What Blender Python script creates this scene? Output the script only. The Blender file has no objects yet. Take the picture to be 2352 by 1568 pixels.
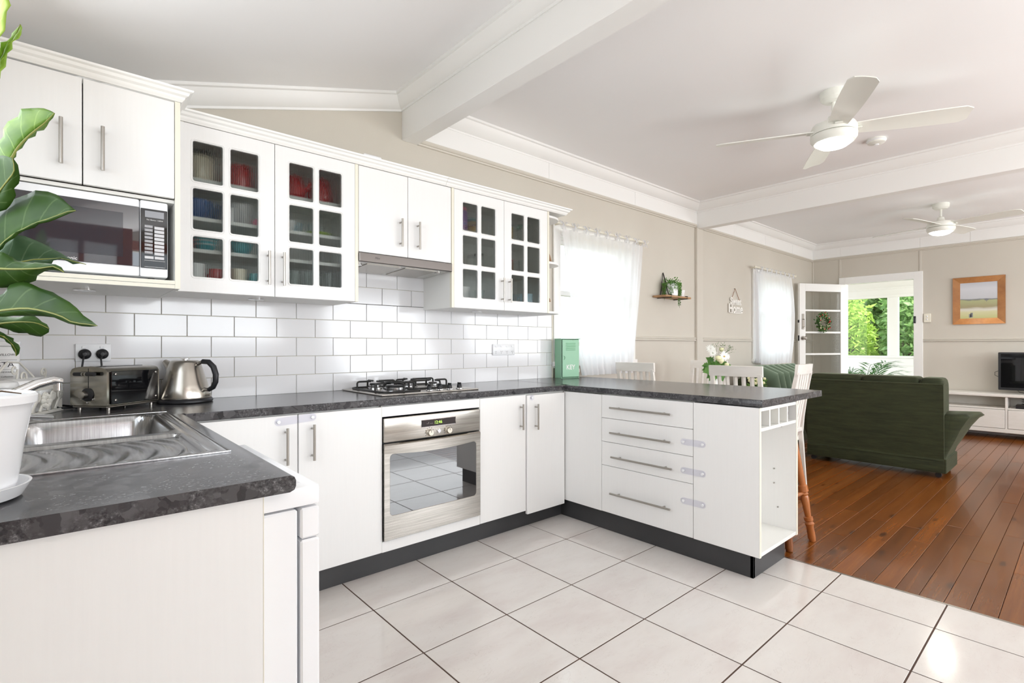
import bpy, bmesh, math, random
from mathutils import Vector, Matrix
random.seed(7)
PI = math.pi
S = bpy.context.scene
COL = S.collection
# ------------------------------------------------------------------ camera
FPX, CY, YAW, ROLL = 1170.76, 794.6, 0.84862, 0.0012
CAMZ = 1.145
fw = Vector((math.cos(YAW), math.sin(YAW), 0)); rt0 = Vector((math.sin(YAW), -math.cos(YAW), 0)); dn0 = fw.cross(rt0)
rt = rt0 * math.cos(ROLL) + dn0 * math.sin(ROLL); dn = -rt0 * math.sin(ROLL) + dn0 * math.cos(ROLL)
cam = bpy.data.objects.new('camera', bpy.data.cameras.new('camera'))
COL.objects.link(cam)
m = Matrix.Identity(4)
for i in range(3):
    m[i][0] = rt[i]; m[i][1] = -dn[i]; m[i][2] = -fw[i]
m[2][3] = CAMZ
cam.matrix_world = m
cam.data.sensor_width = 36; cam.data.lens = FPX / 2352 * 36
cam.data.shift_y = (CY - 784) / 2352
cam.data.clip_start = 0.02; cam.data.clip_end = 200
S.camera = cam
def at(u, v, d):
    """a pixel of the 2352x1568 photograph and a distance ahead -> a point of the room"""
    return Vector((0, 0, CAMZ)) + (fw + rt * ((u - 1176) / FPX) + dn * ((v - CY) / FPX)) * d
# ------------------------------------------------------------------ world, lights, exposure
w = bpy.data.worlds.new('sky'); S.world = w; w.use_nodes = True
bg = w.node_tree.nodes['Background']
bg.inputs[0].default_value = (0.86, 0.93, 1.0, 1); bg.inputs[1].default_value = 3.4
S.view_settings.view_transform = 'Standard'; S.view_settings.look = 'None'
S.view_settings.exposure = -0.01; S.view_settings.gamma = 1; S.view_settings.use_curve_mapping = False
S.cycles.max_bounces = 10; S.cycles.diffuse_bounces = 8; S.cycles.glossy_bounces = 5
S.cycles.transmission_bounces = 8; S.cycles.transparent_max_bounces = 16
S.cycles.sample_clamp_indirect = 6.0; S.cycles.caustics_reflective = False; S.cycles.caustics_refractive = False
S.cycles.use_denoising = True
S.cycles.blur_glossy = 0.5
def area(name, loc, direc, sx, sy, power, col=(1, 1, 1)):
    l = bpy.data.lights.new(name, 'AREA'); l.shape = 'RECTANGLE'; l.size = sx; l.size_y = sy; l.energy = power; l.color = col
    o = bpy.data.objects.new(name, l); COL.objects.link(o); o.location = loc
    o.rotation_euler = Vector(direc).to_track_quat('-Z', 'Y').to_euler(); return o
sun = bpy.data.objects.new('sun', bpy.data.lights.new('sun', 'SUN')); COL.objects.link(sun)
sun.data.energy = 9.0; sun.data.angle = 0.02; sun.data.color = (1, .95, .86)
sun.rotation_euler = Vector((-0.05, 0.45, -1)).to_track_quat('-Z', 'Y').to_euler()
area('kitchen_window_booster', (1.25, -2.30, 1.60), (0, 1, 1.25), 2.3, 1.3, 74, (.95, .98, 1))  # booster lamp added at the unseen kitchen window, tilted up for the ceiling
area('dining_door_booster', (4.2, -2.30, 1.25), (0, 1, 1.0), 1.9, 2.1, 82, (.95, .98, 1))  # added lamp at the unseen dining doors, lifts room and ceiling brightness
area('living_window_booster', (7.2, -2.30, 1.5), (0, 1, 0.8), 2.4, 1.3, 88, (.96, .98, 1))  # another added booster at an unseen opening, angled upward into the living room
area('sink_window_light', (-0.20, 1.62, 1.62), (1, -0.6, 0.35), 1.2, 0.85, 13, (.93, .97, 1))
area('porch_fill_light', (9.95, 0.2, 2.2), (0.2, 1, -0.5), 1.0, 1.4, 26, (1, 1, 1))  # fill lamp added under the porch ceiling to whiten the porch
# ------------------------------------------------------------------ mesh helpers
class MB:
    def __init__(s): s.v = []; s.f = []; s.uv = None
    def add(s, vs, fs):
        n = len(s.v); s.v += [tuple(p) for p in vs]; s.f += [tuple(i + n for i in f) for f in fs]; return s
    def box(s, x0, x1, y0, y1, z0, z1):
        x0, x1 = min(x0, x1), max(x0, x1); y0, y1 = min(y0, y1), max(y0, y1); z0, z1 = min(z0, z1), max(z0, z1)
        return s.add([(x0,y0,z0),(x1,y0,z0),(x1,y1,z0),(x0,y1,z0),(x0,y0,z1),(x1,y0,z1),(x1,y1,z1),(x0,y1,z1)],
                     [(0,3,2,1),(4,5,6,7),(0,1,5,4),(1,2,6,5),(2,3,7,6),(3,0,4,7)])
    def rbox(s, x0, x1, y0, y1, z0, z1, r=.003, seg=1):
        x0, x1 = min(x0, x1), max(x0, x1); y0, y1 = min(y0, y1), max(y0, y1); z0, z1 = min(z0, z1), max(z0, z1)
        r = min(r, (x1-x0)*.49, (y1-y0)*.49, (z1-z0)*.49)
        b = bmesh.new(); t = MB().box(x0, x1, y0, y1, z0, z1)
        vs = [b.verts.new(p) for p in t.v]
        for f in t.f: b.faces.new([vs[i] for i in f])
        bmesh.ops.bevel(b, geom=b.edges[:], offset=r, segments=seg, profile=.5, affect='EDGES')
        b.verts.index_update()
        s.add([v.co[:] for v in b.verts], [[v.index for v in f.verts] for f in b.faces]); b.free(); return s
    def cyl(s, p0, p1, r0, r1=None, n=16):
        return s.tube([p0, p1], [r0, r0 if r1 is None else r1], n)
    def tube(s, pts, r, n=8, closed=False, flat=1.0, up=None):
        pts = [Vector(p) for p in pts]; N = len(pts)
        rr = r if isinstance(r, (list, tuple)) else [r] * N
        vs = []; prev = Vector(up) if up else None
        for i, p in enumerate(pts):
            if closed: t = pts[(i+1) % N] - pts[i-1]
            else: t = pts[min(i+1, N-1)] - pts[max(i-1, 0)]
            t.normalize()
            if prev is None: prev = Vector((0,0,1)) if abs(t.z) < .9 else Vector((1,0,0))
            a = prev - t * prev.dot(t)
            if a.length < 1e-6: a = t.orthogonal()
            a.normalize(); b = t.cross(a); prev = a
            for k in range(n):
                th = 2*PI*k/n; vs.append(p + (a*math.cos(th)*flat + b*math.sin(th)) * rr[i])
        fs = []
        for i in range(N if closed else N-1):
            j = (i+1) % N
            for k in range(n):
                l = (k+1) % n; fs.append((i*n+k, i*n+l, j*n+l, j*n+k))
        if not closed:
            fs.append(tuple(range(n))[::-1]); fs.append(tuple((N-1)*n+k for k in range(n)))
        return s.add(vs, fs)
    def lathe(s, prof, c=(0,0,0), n=24, M=None):
        vs = []; N = len(prof)
        for (r, z) in prof:
            for k in range(n):
                th = 2*PI*k/n; p = Vector((r*math.cos(th), r*math.sin(th), z))
                if M: p = M @ p
                vs.append(Vector(c) + p)
        fs = [(i*n+k, i*n+(k+1)%n, (i+1)*n+(k+1)%n, (i+1)*n+k) for i in range(N-1) for k in range(n)]
        if prof[0][0] > 1e-6: fs.append(tuple(range(n))[::-1])
        if prof[-1][0] > 1e-6: fs.append(tuple((N-1)*n+k for k in range(n)))
        return s.add(vs, fs)
    def prism(s, poly, ax, a0, a1):
        """polygon given in the two other axes (in xyz order), run along axis ax"""
        n = len(poly); vs = []
        for a in (a0, a1):
            for (p, q) in poly:
                vs.append({0: (a, p, q), 1: (p, a, q), 2: (p, q, a)}[ax])
        fs = [(k, (k+1) % n, n+(k+1) % n, n+k) for k in range(n)] + [tuple(range(n))[::-1], tuple(range(n, 2*n))]
        return s.add(vs, fs)
    def grid(s, f, nu, nv, closeu=False):
        vs = [f(i/nu, j/nv) for j in range(nv+1) for i in range(nu+1)]
        W = nu+1
        return s.add(vs, [(j*W+i, j*W+i+1, (j+1)*W+i+1, (j+1)*W+i) for j in range(nv) for i in range(nu)])
    def ball(s, c, r, n=10, sz=1.0):
        pr = [(r*math.sin(PI*k/(n//2+1)), -r*sz*math.cos(PI*k/(n//2+1))) for k in range(n//2+2)]
        pr[0] = (0, pr[0][1]); pr[-1] = (0, pr[-1][1])
        return s.lathe(pr, c, n)
    def xf(s, M):
        s.v = [tuple(M @ Vector(p)) for p in s.v]; return s
    def join(s, o): return s.add(o.v, o.f)
def mesh_of(mb, name, sharp=35, merge=True, recalc=True):
    me = bpy.data.meshes.new(name); me.from_pydata(mb.v, [], mb.f)
    b = bmesh.new(); b.from_mesh(me)
    if merge: bmesh.ops.remove_doubles(b, verts=b.verts, dist=1e-6)
    if recalc: bmesh.ops.recalc_face_normals(b, faces=b.faces)
    b.to_mesh(me); b.free()
    me.shade_smooth()
    if sharp: me.set_sharp_from_angle(angle=math.radians(sharp))
    return me
ORG = {}     # root name -> origin its meshes are given from (world) ; local roots hold (0,0,0)
def link(name, me, mat, parent=None):
    o = bpy.data.objects.new(name, me); COL.objects.link(o)
    if mat and not me.materials: me.materials.append(mat)
    if parent:
        o.parent = parent
        r = parent
        while r.parent: r = r.parent
        if r is parent: o.location = -ORG.get(r.name, Vector((0,0,0)))
    return o
def obj(name, mb, mat, parent=None, sharp=35, merge=True):
    return link(name, mesh_of(mb, name, sharp, merge), mat, parent)
def tag(o, label, cat, group=None, kind=None):
    if label: o['label'] = label
    if cat: o['category'] = cat
    if group: o['group'] = group
    if kind: o['kind'] = kind
    return o
def thing(name, label, cat, loc=(0,0,0), rz=0, group=None, world=False):
    """Empty at the thing's base; world=True: its meshes are given in room coordinates"""
    o = bpy.data.objects.new(name, None); COL.objects.link(o); o.empty_display_size = .05
    o.location = loc; o.rotation_euler = (0, 0, rz)
    if world: ORG[o.name] = Vector(loc)
    return tag(o, label, cat, group)
def struct(name, mb, mat, sharp=35):
    o = obj(name, mb, mat, None, sharp); o['kind'] = 'structure'; return o
def dup(o, loc=None, rz=None, label=None, parent=None):
    c = o.copy(); COL.objects.link(c)
    if parent: c.parent = parent
    if loc is not None: c.location = loc
    if rz is not None: c.rotation_euler = (0, 0, rz)
    if label: c['label'] = label
    for ch in list(o.children): dup(ch, parent=c)
    return c
def textmb(txt, size, ext=.0006, align='CENTER', shear=0.0, off=0.0):
    cu = bpy.data.curves.new('t', 'FONT'); cu.body = txt; cu.size = size; cu.extrude = ext; cu.align_x = align; cu.align_y = 'CENTER'; cu.shear = shear; cu.offset = off
    cu.resolution_u = 3
    to = bpy.data.objects.new('t', cu); COL.objects.link(to)
    dg = bpy.context.evaluated_depsgraph_get(); me = bpy.data.meshes.new_from_object(to.evaluated_get(dg))
    mb = MB().add([v.co[:] for v in me.vertices], [list(p.vertices) for p in me.polygons])
    bpy.data.objects.remove(to); bpy.data.curves.remove(cu); bpy.data.meshes.remove(me)
    return mb
FACE_Y = Matrix(((1,0,0,0),(0,0,-1,0),(0,1,0,0),(0,0,0,1)))     # text standing on a wall, read from -y
# ------------------------------------------------------------------ materials
def N(nt, t, **k):
    n = nt.nodes.new(t)
    for a, b in k.items(): setattr(n, a, b)
    return n
def mat(name, col, rough=.5, metal=0, spec=.5, coat=0, trans=0, ior=1.45, emit=None, es=0, sheen=0, sss=0, alpha=1):
    m = bpy.data.materials.new(name); m.use_nodes = True
    p = m.node_tree.nodes['Principled BSDF']
    p.inputs['Base Color'].default_value = (*col, 1); p.inputs['Roughness'].default_value = rough
    p.inputs['Metallic'].default_value = metal; p.inputs['Specular IOR Level'].default_value = spec
    p.inputs['Coat Weight'].default_value = coat; p.inputs['Coat Roughness'].default_value = .05
    p.inputs['Transmission Weight'].default_value = trans; p.inputs['IOR'].default_value = ior
    p.inputs['Sheen Weight'].default_value = sheen
    if emit: p.inputs['Emission Color'].default_value = (*emit, 1); p.inputs['Emission Strength'].default_value = es
    return m
def P_(m): return m.node_tree.nodes['Principled BSDF']
def ramp(nt, stops):
    r = N(nt, 'ShaderNodeValToRGB'); e = r.color_ramp.elements
    while len(e) < len(stops): e.new(.5)
    for i, (p, c) in enumerate(stops):
        e[i].position = p; e[i].color = (*c, 1) if len(c) == 3 else c
    return r
def noisecol(name, stops, scale=8, detail=4, rough=.5, stretch=(1,1,1), bump=0, bscale=None, dist=.0, distort=0, **k):
    """colour from stretched noise in room coordinates, optional bump"""
    m = mat(name, stops[0][1], rough, **k); nt = m.node_tree; p = P_(m)
    g = N(nt, 'ShaderNodeNewGeometry'); mp = N(nt, 'ShaderNodeMapping'); mp.inputs['Scale'].default_value = stretch
    nt.links.new(g.outputs['Position'], mp.inputs['Vector'])
    n = N(nt, 'ShaderNodeTexNoise'); n.inputs['Scale'].default_value = scale; n.inputs['Detail'].default_value = detail
    n.inputs['Distortion'].default_value = distort
    nt.links.new(mp.outputs[0], n.inputs['Vector'])
    r = ramp(nt, stops); nt.links.new(n.outputs['Fac'], r.inputs[0]); nt.links.new(r.outputs[0], p.inputs['Base Color'])
    if bump:
        n2 = N(nt, 'ShaderNodeTexNoise'); n2.inputs['Scale'].default_value = bscale or scale*4; n2.inputs['Detail'].default_value = 3
        nt.links.new(mp.outputs[0], n2.inputs['Vector'])
        b = N(nt, 'ShaderNodeBump'); b.inputs['Strength'].default_value = bump; b.inputs['Distance'].default_value = .002
        nt.links.new(n2.outputs['Fac'], b.inputs['Height']); nt.links.new(b.outputs[0], p.inputs['Normal'])
    return m
def tex(nt, typ, vec, **k):
    n = N(nt, typ)
    for a, b in k.items(): n.inputs[a].default_value = b
    nt.links.new(vec, n.inputs['Vector']); return n
def mathn(nt, op, a, b=None):
    n = N(nt, 'ShaderNodeMath', operation=op)
    for i, x in enumerate((a, b)):
        if x is None: continue
        if hasattr(x, 'links'): nt.links.new(x, n.inputs[i])
        else: n.inputs[i].default_value = x
    return n.outputs[0]
def mixc(nt, fac, a, b, typ='MIX'):
    n = N(nt, 'ShaderNodeMix', data_type='RGBA', blend_type=typ)
    if hasattr(fac, 'links'): nt.links.new(fac, n.inputs[0])
    else: n.inputs[0].default_value = fac
    for i, x in ((6, a), (7, b)):
        if hasattr(x, 'links'): nt.links.new(x, n.inputs[i])
        else: n.inputs[i].default_value = (*x, 1)
    return n.outputs[2]

M_wall = noisecol('beige_wall_paint', [(.3, (.56,.525,.46)), (.7, (.60,.565,.50))], 1.3, 3, .6, bump=.15, bscale=140)
M_ceil = noisecol('white_ceiling_paint', [(.35, (.86,.86,.87)), (.7, (.89,.89,.895))], .7, 3, .7)
M_trim = mat('white_gloss_trim', (.86,.86,.84), .35)
M_btrim = mat('beige_gloss_trim', (.60,.565,.50), .4)
M_plaster = mat('white_cornice_paint', (.84,.84,.83), .45)
M_lam = noisecol('white_laminate', [(.3, (.812,.812,.806)), (.7, (.824,.824,.818))], 6, 5, .34, stretch=(18,18,.8), bump=.025, bscale=40)
M_cream = mat('cream_edging', (.80,.77,.66), .4)
M_carc = mat('white_melamine', (.82,.82,.79), .35)
M_kick = noisecol('charcoal_kickboard', [(.3, (.032,.032,.034)), (.8, (.05,.05,.052))], 3, 4, .42)
M_tilew = mat('glossy_white_wall_tile', (.765,.765,.78), .12, coat=.2)
M_groutw = mat('cream_grout', (.64,.61,.52), .8)
M_steel = noisecol('brushed_stainless_steel', [(.35, (.40,.375,.34)), (.65, (.52,.49,.45))], 5, 4, .27, stretch=(1,1,40), metal=1)
M_steelh = noisecol('brushed_sink_steel', [(.35, (.38,.38,.385)), (.65, (.50,.50,.505))], 6, 4, .2, stretch=(30,1,1), metal=1)
M_satin = mat('satin_nickel', (.44,.415,.38), .30, metal=1)
M_chrome = mat('chrome', (.85,.85,.86), .05, metal=1)
M_black = mat('black_plastic', (.018,.018,.02), .38)
M_iron = mat('black_cast_iron', (.012,.012,.012), .45)
M_blackg = mat('black_glass', (.006,.006,.007), .03, spec=.6)
M_whitep = mat('white_plastic', (.83,.84,.86), .25)
M_white = mat('white_enamel', (.86,.87,.89), .18)
M_cer = mat('white_ceramic', (.86,.86,.86), .12)
M_paintw = noisecol('cream_white_painted_wood', [(.3, (.78,.76,.71)), (.7, (.83,.81,.77))], 9, 4, .35, stretch=(1,1,3))
M_green = mat('sage_green_metal', (.27,.52,.34), .35)
M_print = mat('white_lettering', (.8,.8,.8), .5)
M_dkprint = mat('dark_lettering', (.05,.045,.05), .5)
M_wire = mat('cream_wrought_iron', (.74,.72,.66), .45)
M_rub = mat('clear_plastic', (.80,.81,.88), .25, trans=.35)
M_red = mat('red_ceramic', (.48,.012,.016), .14)
M_teal = mat('turquoise_ceramic', (.13,.50,.56), .16)
M_blue = mat('blue_ceramic', (.06,.13,.33), .16)
M_creamc = mat('cream_ceramic', (.78,.70,.54), .2)
M_lblue = mat('pale_blue_ceramic', (.42,.66,.78), .18)
M_lime = mat('lime_green_ceramic', (.45,.62,.12), .2)
M_pink = mat('pink_plastic', (.75,.18,.30), .3)
M_purple = mat('purple_packet', (.22,.07,.32), .35)
M_tan = mat('golden_jar_contents', (.62,.42,.14), .5)
M_spice = mat('brown_spice', (.22,.09,.035), .6)
M_bottlegreen = mat('dark_green_lid', (.02,.16,.09), .4)
M_seat = mat('crimson_seat_fabric', (.42,.015,.05), .8, sheen=.3)
M_dvd = mat('black_box', (.02,.02,.022), .3)
M_soil = mat('potting_soil', (.05,.035,.025), .9)
M_stemb = mat('brown_stem', (.10,.06,.035), .7)
M_petal = mat('white_petal', (.86,.87,.83), .5)
M_petaly = mat('cream_petal', (.80,.78,.50), .5)
M_yel = mat('yellow_flower_centre', (.72,.48,.03), .6)
M_berry = mat('red_berry', (.55,.01,.02), .3)
M_rope = mat('black_cord', (.02,.015,.015), .6)
M_twine = mat('brown_twine', (.30,.15,.08), .8)
M_leather = mat('wooden_ornament', (.30,.17,.09), .6)
def leafmat(name, c1, c2, tr=.35, rough=.45):
    m = noisecol(name, [(.3, c1), (.7, c2)], 12, 3, rough); nt = m.node_tree; p = P_(m)
    out = nt.nodes['Material Output']; t = N(nt, 'ShaderNodeBsdfTranslucent'); mx = N(nt, 'ShaderNodeMixShader'); mx.inputs[0].default_value = tr
    src = p.inputs['Base Color'].links[0].from_socket; nt.links.new(src, t.inputs[0])
    nt.links.new(p.outputs[0], mx.inputs[1]); nt.links.new(t.outputs[0], mx.inputs[2]); nt.links.new(mx.outputs[0], out.inputs[0]); return m
M_leafs = leafmat('small_green_leaf', (.09,.25,.05), (.26,.48,.13))
M_leafd = leafmat('dark_green_leaf', (.02,.09,.015), (.06,.20,.035))
M_leafy = leafmat('yellow_green_garden_leaf', (.28,.46,.07), (.66,.80,.22), .5)  # paler, yellower leaf colour with more translucency
M_leafm = leafmat('garden_leaf', (.13,.28,.07), (.42,.58,.24), .45)
M_leafo = leafmat('olive_wreath_leaf', (.03,.09,.02), (.10,.22,.05))
M_succ = leafmat('grey_green_leaf', (.10,.17,.07), (.25,.34,.17), .2)
def fiddle(name, dark, light):
    """leaf green with pale midrib and side veins drawn from the leaf's own UV"""
    m = mat(name, dark, .48, spec=.25); nt = m.node_tree; p = P_(m)
    uv = N(nt, 'ShaderNodeUVMap'); sp = N(nt, 'ShaderNodeSeparateXYZ'); nt.links.new(uv.outputs[0], sp.inputs[0])
    u, v = sp.outputs[0], sp.outputs[1]
    a = mathn(nt, 'ABSOLUTE', mathn(nt, 'SUBTRACT', v, .5)); a2 = mathn(nt, 'MULTIPLY', a, 2.0)
    mid = mathn(nt, 'LESS_THAN', a, .016)
    ph = mathn(nt, 'FRACT', mathn(nt, 'MULTIPLY', mathn(nt, 'SUBTRACT', u, mathn(nt, 'MULTIPLY', mathn(nt, 'POWER', a2, .8), .20)), 5.5))
    d = mathn(nt, 'ABSOLUTE', mathn(nt, 'SUBTRACT', ph, .5))
    side = mathn(nt, 'MULTIPLY', mathn(nt, 'LESS_THAN', d, .045), mathn(nt, 'LESS_THAN', a, .42))
    vein = mathn(nt, 'MAXIMUM', mid, mathn(nt, 'MULTIPLY', side, .45))
    g = N(nt, 'ShaderNodeNewGeometry'); n = tex(nt, 'ShaderNodeTexNoise', g.outputs['Position'], Scale=18.0, Detail=3.0)
    r = ramp(nt, [(.3, dark), (.72, light)]); nt.links.new(n.outputs['Fac'], r.inputs[0])
    vc = tuple(min(1, x*1.3+.055) for x in light)
    c = mixc(nt, vein, r.outputs[0], (vc[0], vc[1]*.95, vc[2]*.9)); nt.links.new(c, p.inputs['Base Color'])
    b = N(nt, 'ShaderNodeBump'); b.inputs['Strength'].default_value = .5; b.inputs['Distance'].default_value = .002
    nt.links.new(vein, b.inputs['Height']); nt.links.new(b.outputs[0], p.inputs['Normal'])
    t = N(nt, 'ShaderNodeBsdfTranslucent'); mx = N(nt, 'ShaderNodeMixShader'); mx.inputs[0].default_value = .2
    nt.links.new(c, t.inputs[0]); nt.links.new(p.outputs[0], mx.inputs[1]); nt.links.new(t.outputs[0], mx.inputs[2])
    nt.links.new(mx.outputs[0], nt.nodes['Material Output'].inputs[0]); return m
M_fid1 = fiddle('young_fig_leaf', (.24,.42,.05), (.50,.66,.14))
M_fid2 = fiddle('fresh_fig_leaf', (.085,.20,.018), (.22,.37,.055))
M_fid3 = fiddle('mature_fig_leaf', (.020,.062,.008), (.050,.115,.014))
M_fid4 = fiddle('grey_green_fig_leaf', (.03,.075,.03), (.075,.135,.065))
# floor tile
def m_floor():
    m = mat('cream_floor_tile', (.7,.67,.63), .13, coat=.15); nt = m.node_tree; p = P_(m)
    g = N(nt, 'ShaderNodeNewGeometry'); oi = N(nt, 'ShaderNodeObjectInfo')
    off = N(nt, 'ShaderNodeVectorMath', operation='ADD'); rnd = N(nt, 'ShaderNodeVectorMath', operation='SCALE')
    cmb = N(nt, 'ShaderNodeCombineXYZ'); nt.links.new(oi.outputs['Random'], cmb.inputs[0]); nt.links.new(oi.outputs['Random'], cmb.inputs[1])
    nt.links.new(cmb.outputs[0], rnd.inputs[0]); rnd.inputs['Scale'].default_value = 37
    nt.links.new(g.outputs['Position'], off.inputs[0]); nt.links.new(rnd.outputs[0], off.inputs[1])
    mp = N(nt, 'ShaderNodeMapping'); mp.inputs['Rotation'].default_value = (0,0,.5); mp.inputs['Scale'].default_value = (1,2.6,1)
    nt.links.new(off.outputs[0], mp.inputs[0])
    n = tex(nt, 'ShaderNodeTexNoise', mp.outputs[0], Scale=2.2, Detail=5.0, Roughness=.6)
    r = ramp(nt, [(.30, (.63,.575,.55)), (.5, (.68,.645,.615)), (.75, (.715,.69,.66))]); nt.links.new(n.outputs['Fac'], r.inputs[0])
    n2 = tex(nt, 'ShaderNodeTexNoise', mp.outputs[0], Scale=3.0, Detail=6.0, Roughness=.7, Distortion=1.2)
    v = mathn(nt, 'LESS_THAN', mathn(nt, 'ABSOLUTE', mathn(nt, 'SUBTRACT', n2.outputs['Fac'], .5)), .0022)
    c = mixc(nt, mathn(nt, 'MULTIPLY', v, .28), r.outputs[0], (.40,.33,.30)); nt.links.new(c, p.inputs['Base Color']); return m
M_tilef = m_floor()
M_groutf = mat('brown_floor_grout', (.10,.06,.045), .8)
# polished pine boards
def m_wood(name, cols, sc=(.7, 13.0, 13.0), knots=True, rough=.24, coat=.12, dark=(.035,.012,.005)):
    m = mat(name, cols[0], rough, coat=coat); nt = m.node_tree; p = P_(m)
    g = N(nt, 'ShaderNodeNewGeometry'); oi = N(nt, 'ShaderNodeObjectInfo')
    cmb = N(nt, 'ShaderNodeCombineXYZ')
    for i, k in enumerate((53.0, 31.0, 17.0)):
        nt.links.new(mathn(nt, 'MULTIPLY', oi.outputs['Random'], k), cmb.inputs[i])
    off = N(nt, 'ShaderNodeVectorMath', operation='ADD'); nt.links.new(g.outputs['Position'], off.inputs[0]); nt.links.new(cmb.outputs[0], off.inputs[1])
    mp = N(nt, 'ShaderNodeMapping'); mp.inputs['Scale'].default_value = sc; nt.links.new(off.outputs[0], mp.inputs[0])
    n = tex(nt, 'ShaderNodeTexNoise', mp.outputs[0], Scale=2.2, Detail=6.0, Roughness=.6, Distortion=.15)
    r = ramp(nt, [(.25, cols[0]), (.55, cols[1]), (.8, cols[2])]); nt.links.new(n.outputs['Fac'], r.inputs[0])
    hv = N(nt, 'ShaderNodeHueSaturation'); nt.links.new(r.outputs[0], hv.inputs['Color'])
    nt.links.new(mathn(nt, 'ADD', mathn(nt, 'MULTIPLY', oi.outputs['Random'], .55), .70), hv.inputs['Value'])
    c = hv.outputs[0]
    if knots:
        mp2 = N(nt, 'ShaderNodeMapping'); mp2.inputs['Scale'].default_value = (sc[0]*3.2, sc[1]*.55, sc[2]*.55); nt.links.new(off.outputs[0], mp2.inputs[0])
        vo = tex(nt, 'ShaderNodeTexVoronoi', mp2.outputs[0], Scale=1.35, Randomness=1.0)
        nn = tex(nt, 'ShaderNodeTexNoise', mp2.outputs[0], Scale=5.0, Detail=3.0)
        dd = mathn(nt, 'ADD', vo.outputs['Distance'], mathn(nt, 'MULTIPLY', nn.outputs['Fac'], .14))
        rk = ramp(nt, [(.15, (1,1,1)), (.27, (0,0,0))]); nt.links.new(dd, rk.inputs[0])
        c = mixc(nt, mathn(nt, 'MULTIPLY', rk.outputs[0], .8), c, dark)
    nt.links.new(c, p.inputs['Base Color']); return m
M_board = m_wood('polished_pine_boards', [(.135,.038,.005), (.20,.060,.009), (.26,.084,.014)])
M_stool = m_wood('orange_brown_turned_wood', [(.26,.075,.02), (.38,.13,.035), (.45,.17,.05)], (6,6,1.0), False, .3, .2)
M_frame = m_wood('honey_pine_frame', [(.36,.14,.045), (.52,.23,.075), (.60,.30,.11)], (3,3,3), True, .3, .2, (.08,.025,.01))
M_winwood = m_wood('red_brown_window_timber', [(.36,.11,.06), (.48,.16,.09), (.55,.20,.12)], (2,2,2), False, .35, .2)
M_shelfw = m_wood('rough_oak_shelf', [(.30,.17,.08), (.42,.25,.13), (.5,.32,.18)], (3,8,8), False, .6, 0)
# dark speckled laminate
def m_bench():
    m = mat('charcoal_speckled_laminate', (.05,.05,.055), .2, spec=.55); nt = m.node_tree; p = P_(m)
    g = N(nt, 'ShaderNodeNewGeometry')
    n0 = tex(nt, 'ShaderNodeTexNoise', g.outputs['Position'], Scale=20.0, Detail=3.0)
    ad = N(nt, 'ShaderNodeMix', data_type='VECTOR'); ad.inputs[0].default_value = .05
    nt.links.new(g.outputs['Position'], ad.inputs[4]); nt.links.new(n0.outputs['Color'], ad.inputs[5])
    v1 = tex(nt, 'ShaderNodeTexVoronoi', ad.outputs[1], Scale=44.0)
    v2 = tex(nt, 'ShaderNodeTexNoise', g.outputs['Position'], Scale=120.0, Detail=7.0, Roughness=.75)
    r1 = ramp(nt, [(.10, (.018,.018,.021)), (.45, (.050,.049,.053)), (.9, (.10,.098,.103))])
    nt.links.new(v1.outputs['Color'], r1.inputs[0])
    r2 = ramp(nt, [(.40, (.025,.025,.028)), (.56, (.085,.083,.088)), (.70, (.30,.30,.31))]); nt.links.new(v2.outputs['Fac'], r2.inputs[0])
    v3 = tex(nt, 'ShaderNodeTexNoise', g.outputs['Position'], Scale=14.0, Detail=4.0)
    r3 = ramp(nt, [(.45, (0,0,0)), (.56, (1,1,1))]); nt.links.new(v3.outputs['Fac'], r3.inputs[0])
    nt.links.new(mixc(nt, r3.outputs[0], r1.outputs[0], r2.outputs[0]), p.inputs['Base Color'])
    b = N(nt, 'ShaderNodeBump'); b.inputs['Strength'].default_value = .12; b.inputs['Distance'].default_value = .001
    nt.links.new(v2.outputs['Fac'], b.inputs['Height']); nt.links.new(b.outputs[0], p.inputs['Normal']); return m
M_bench = m_bench()
# velvet
def m_velvet():
    m = mat('bottle_green_velvet', (.022,.03,.014), .85, sheen=.22); nt = m.node_tree; p = P_(m)
    p.inputs['Sheen Tint'].default_value = (.55,.60,.40,1); p.inputs['Sheen Roughness'].default_value = .35
    g = N(nt, 'ShaderNodeNewGeometry'); mp = N(nt, 'ShaderNodeMapping'); mp.inputs['Scale'].default_value = (1,1,9); nt.links.new(g.outputs['Position'], mp.inputs[0])
    n = tex(nt, 'ShaderNodeTexNoise', mp.outputs[0], Scale=5.0, Detail=8.0, Roughness=.7)
    r = ramp(nt, [(.35, (.018,.022,.008)), (.75, (.042,.050,.018))]); nt.links.new(n.outputs['Fac'], r.inputs[0]); nt.links.new(r.outputs[0], p.inputs['Base Color']); return m
M_velvet = m_velvet()
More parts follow.
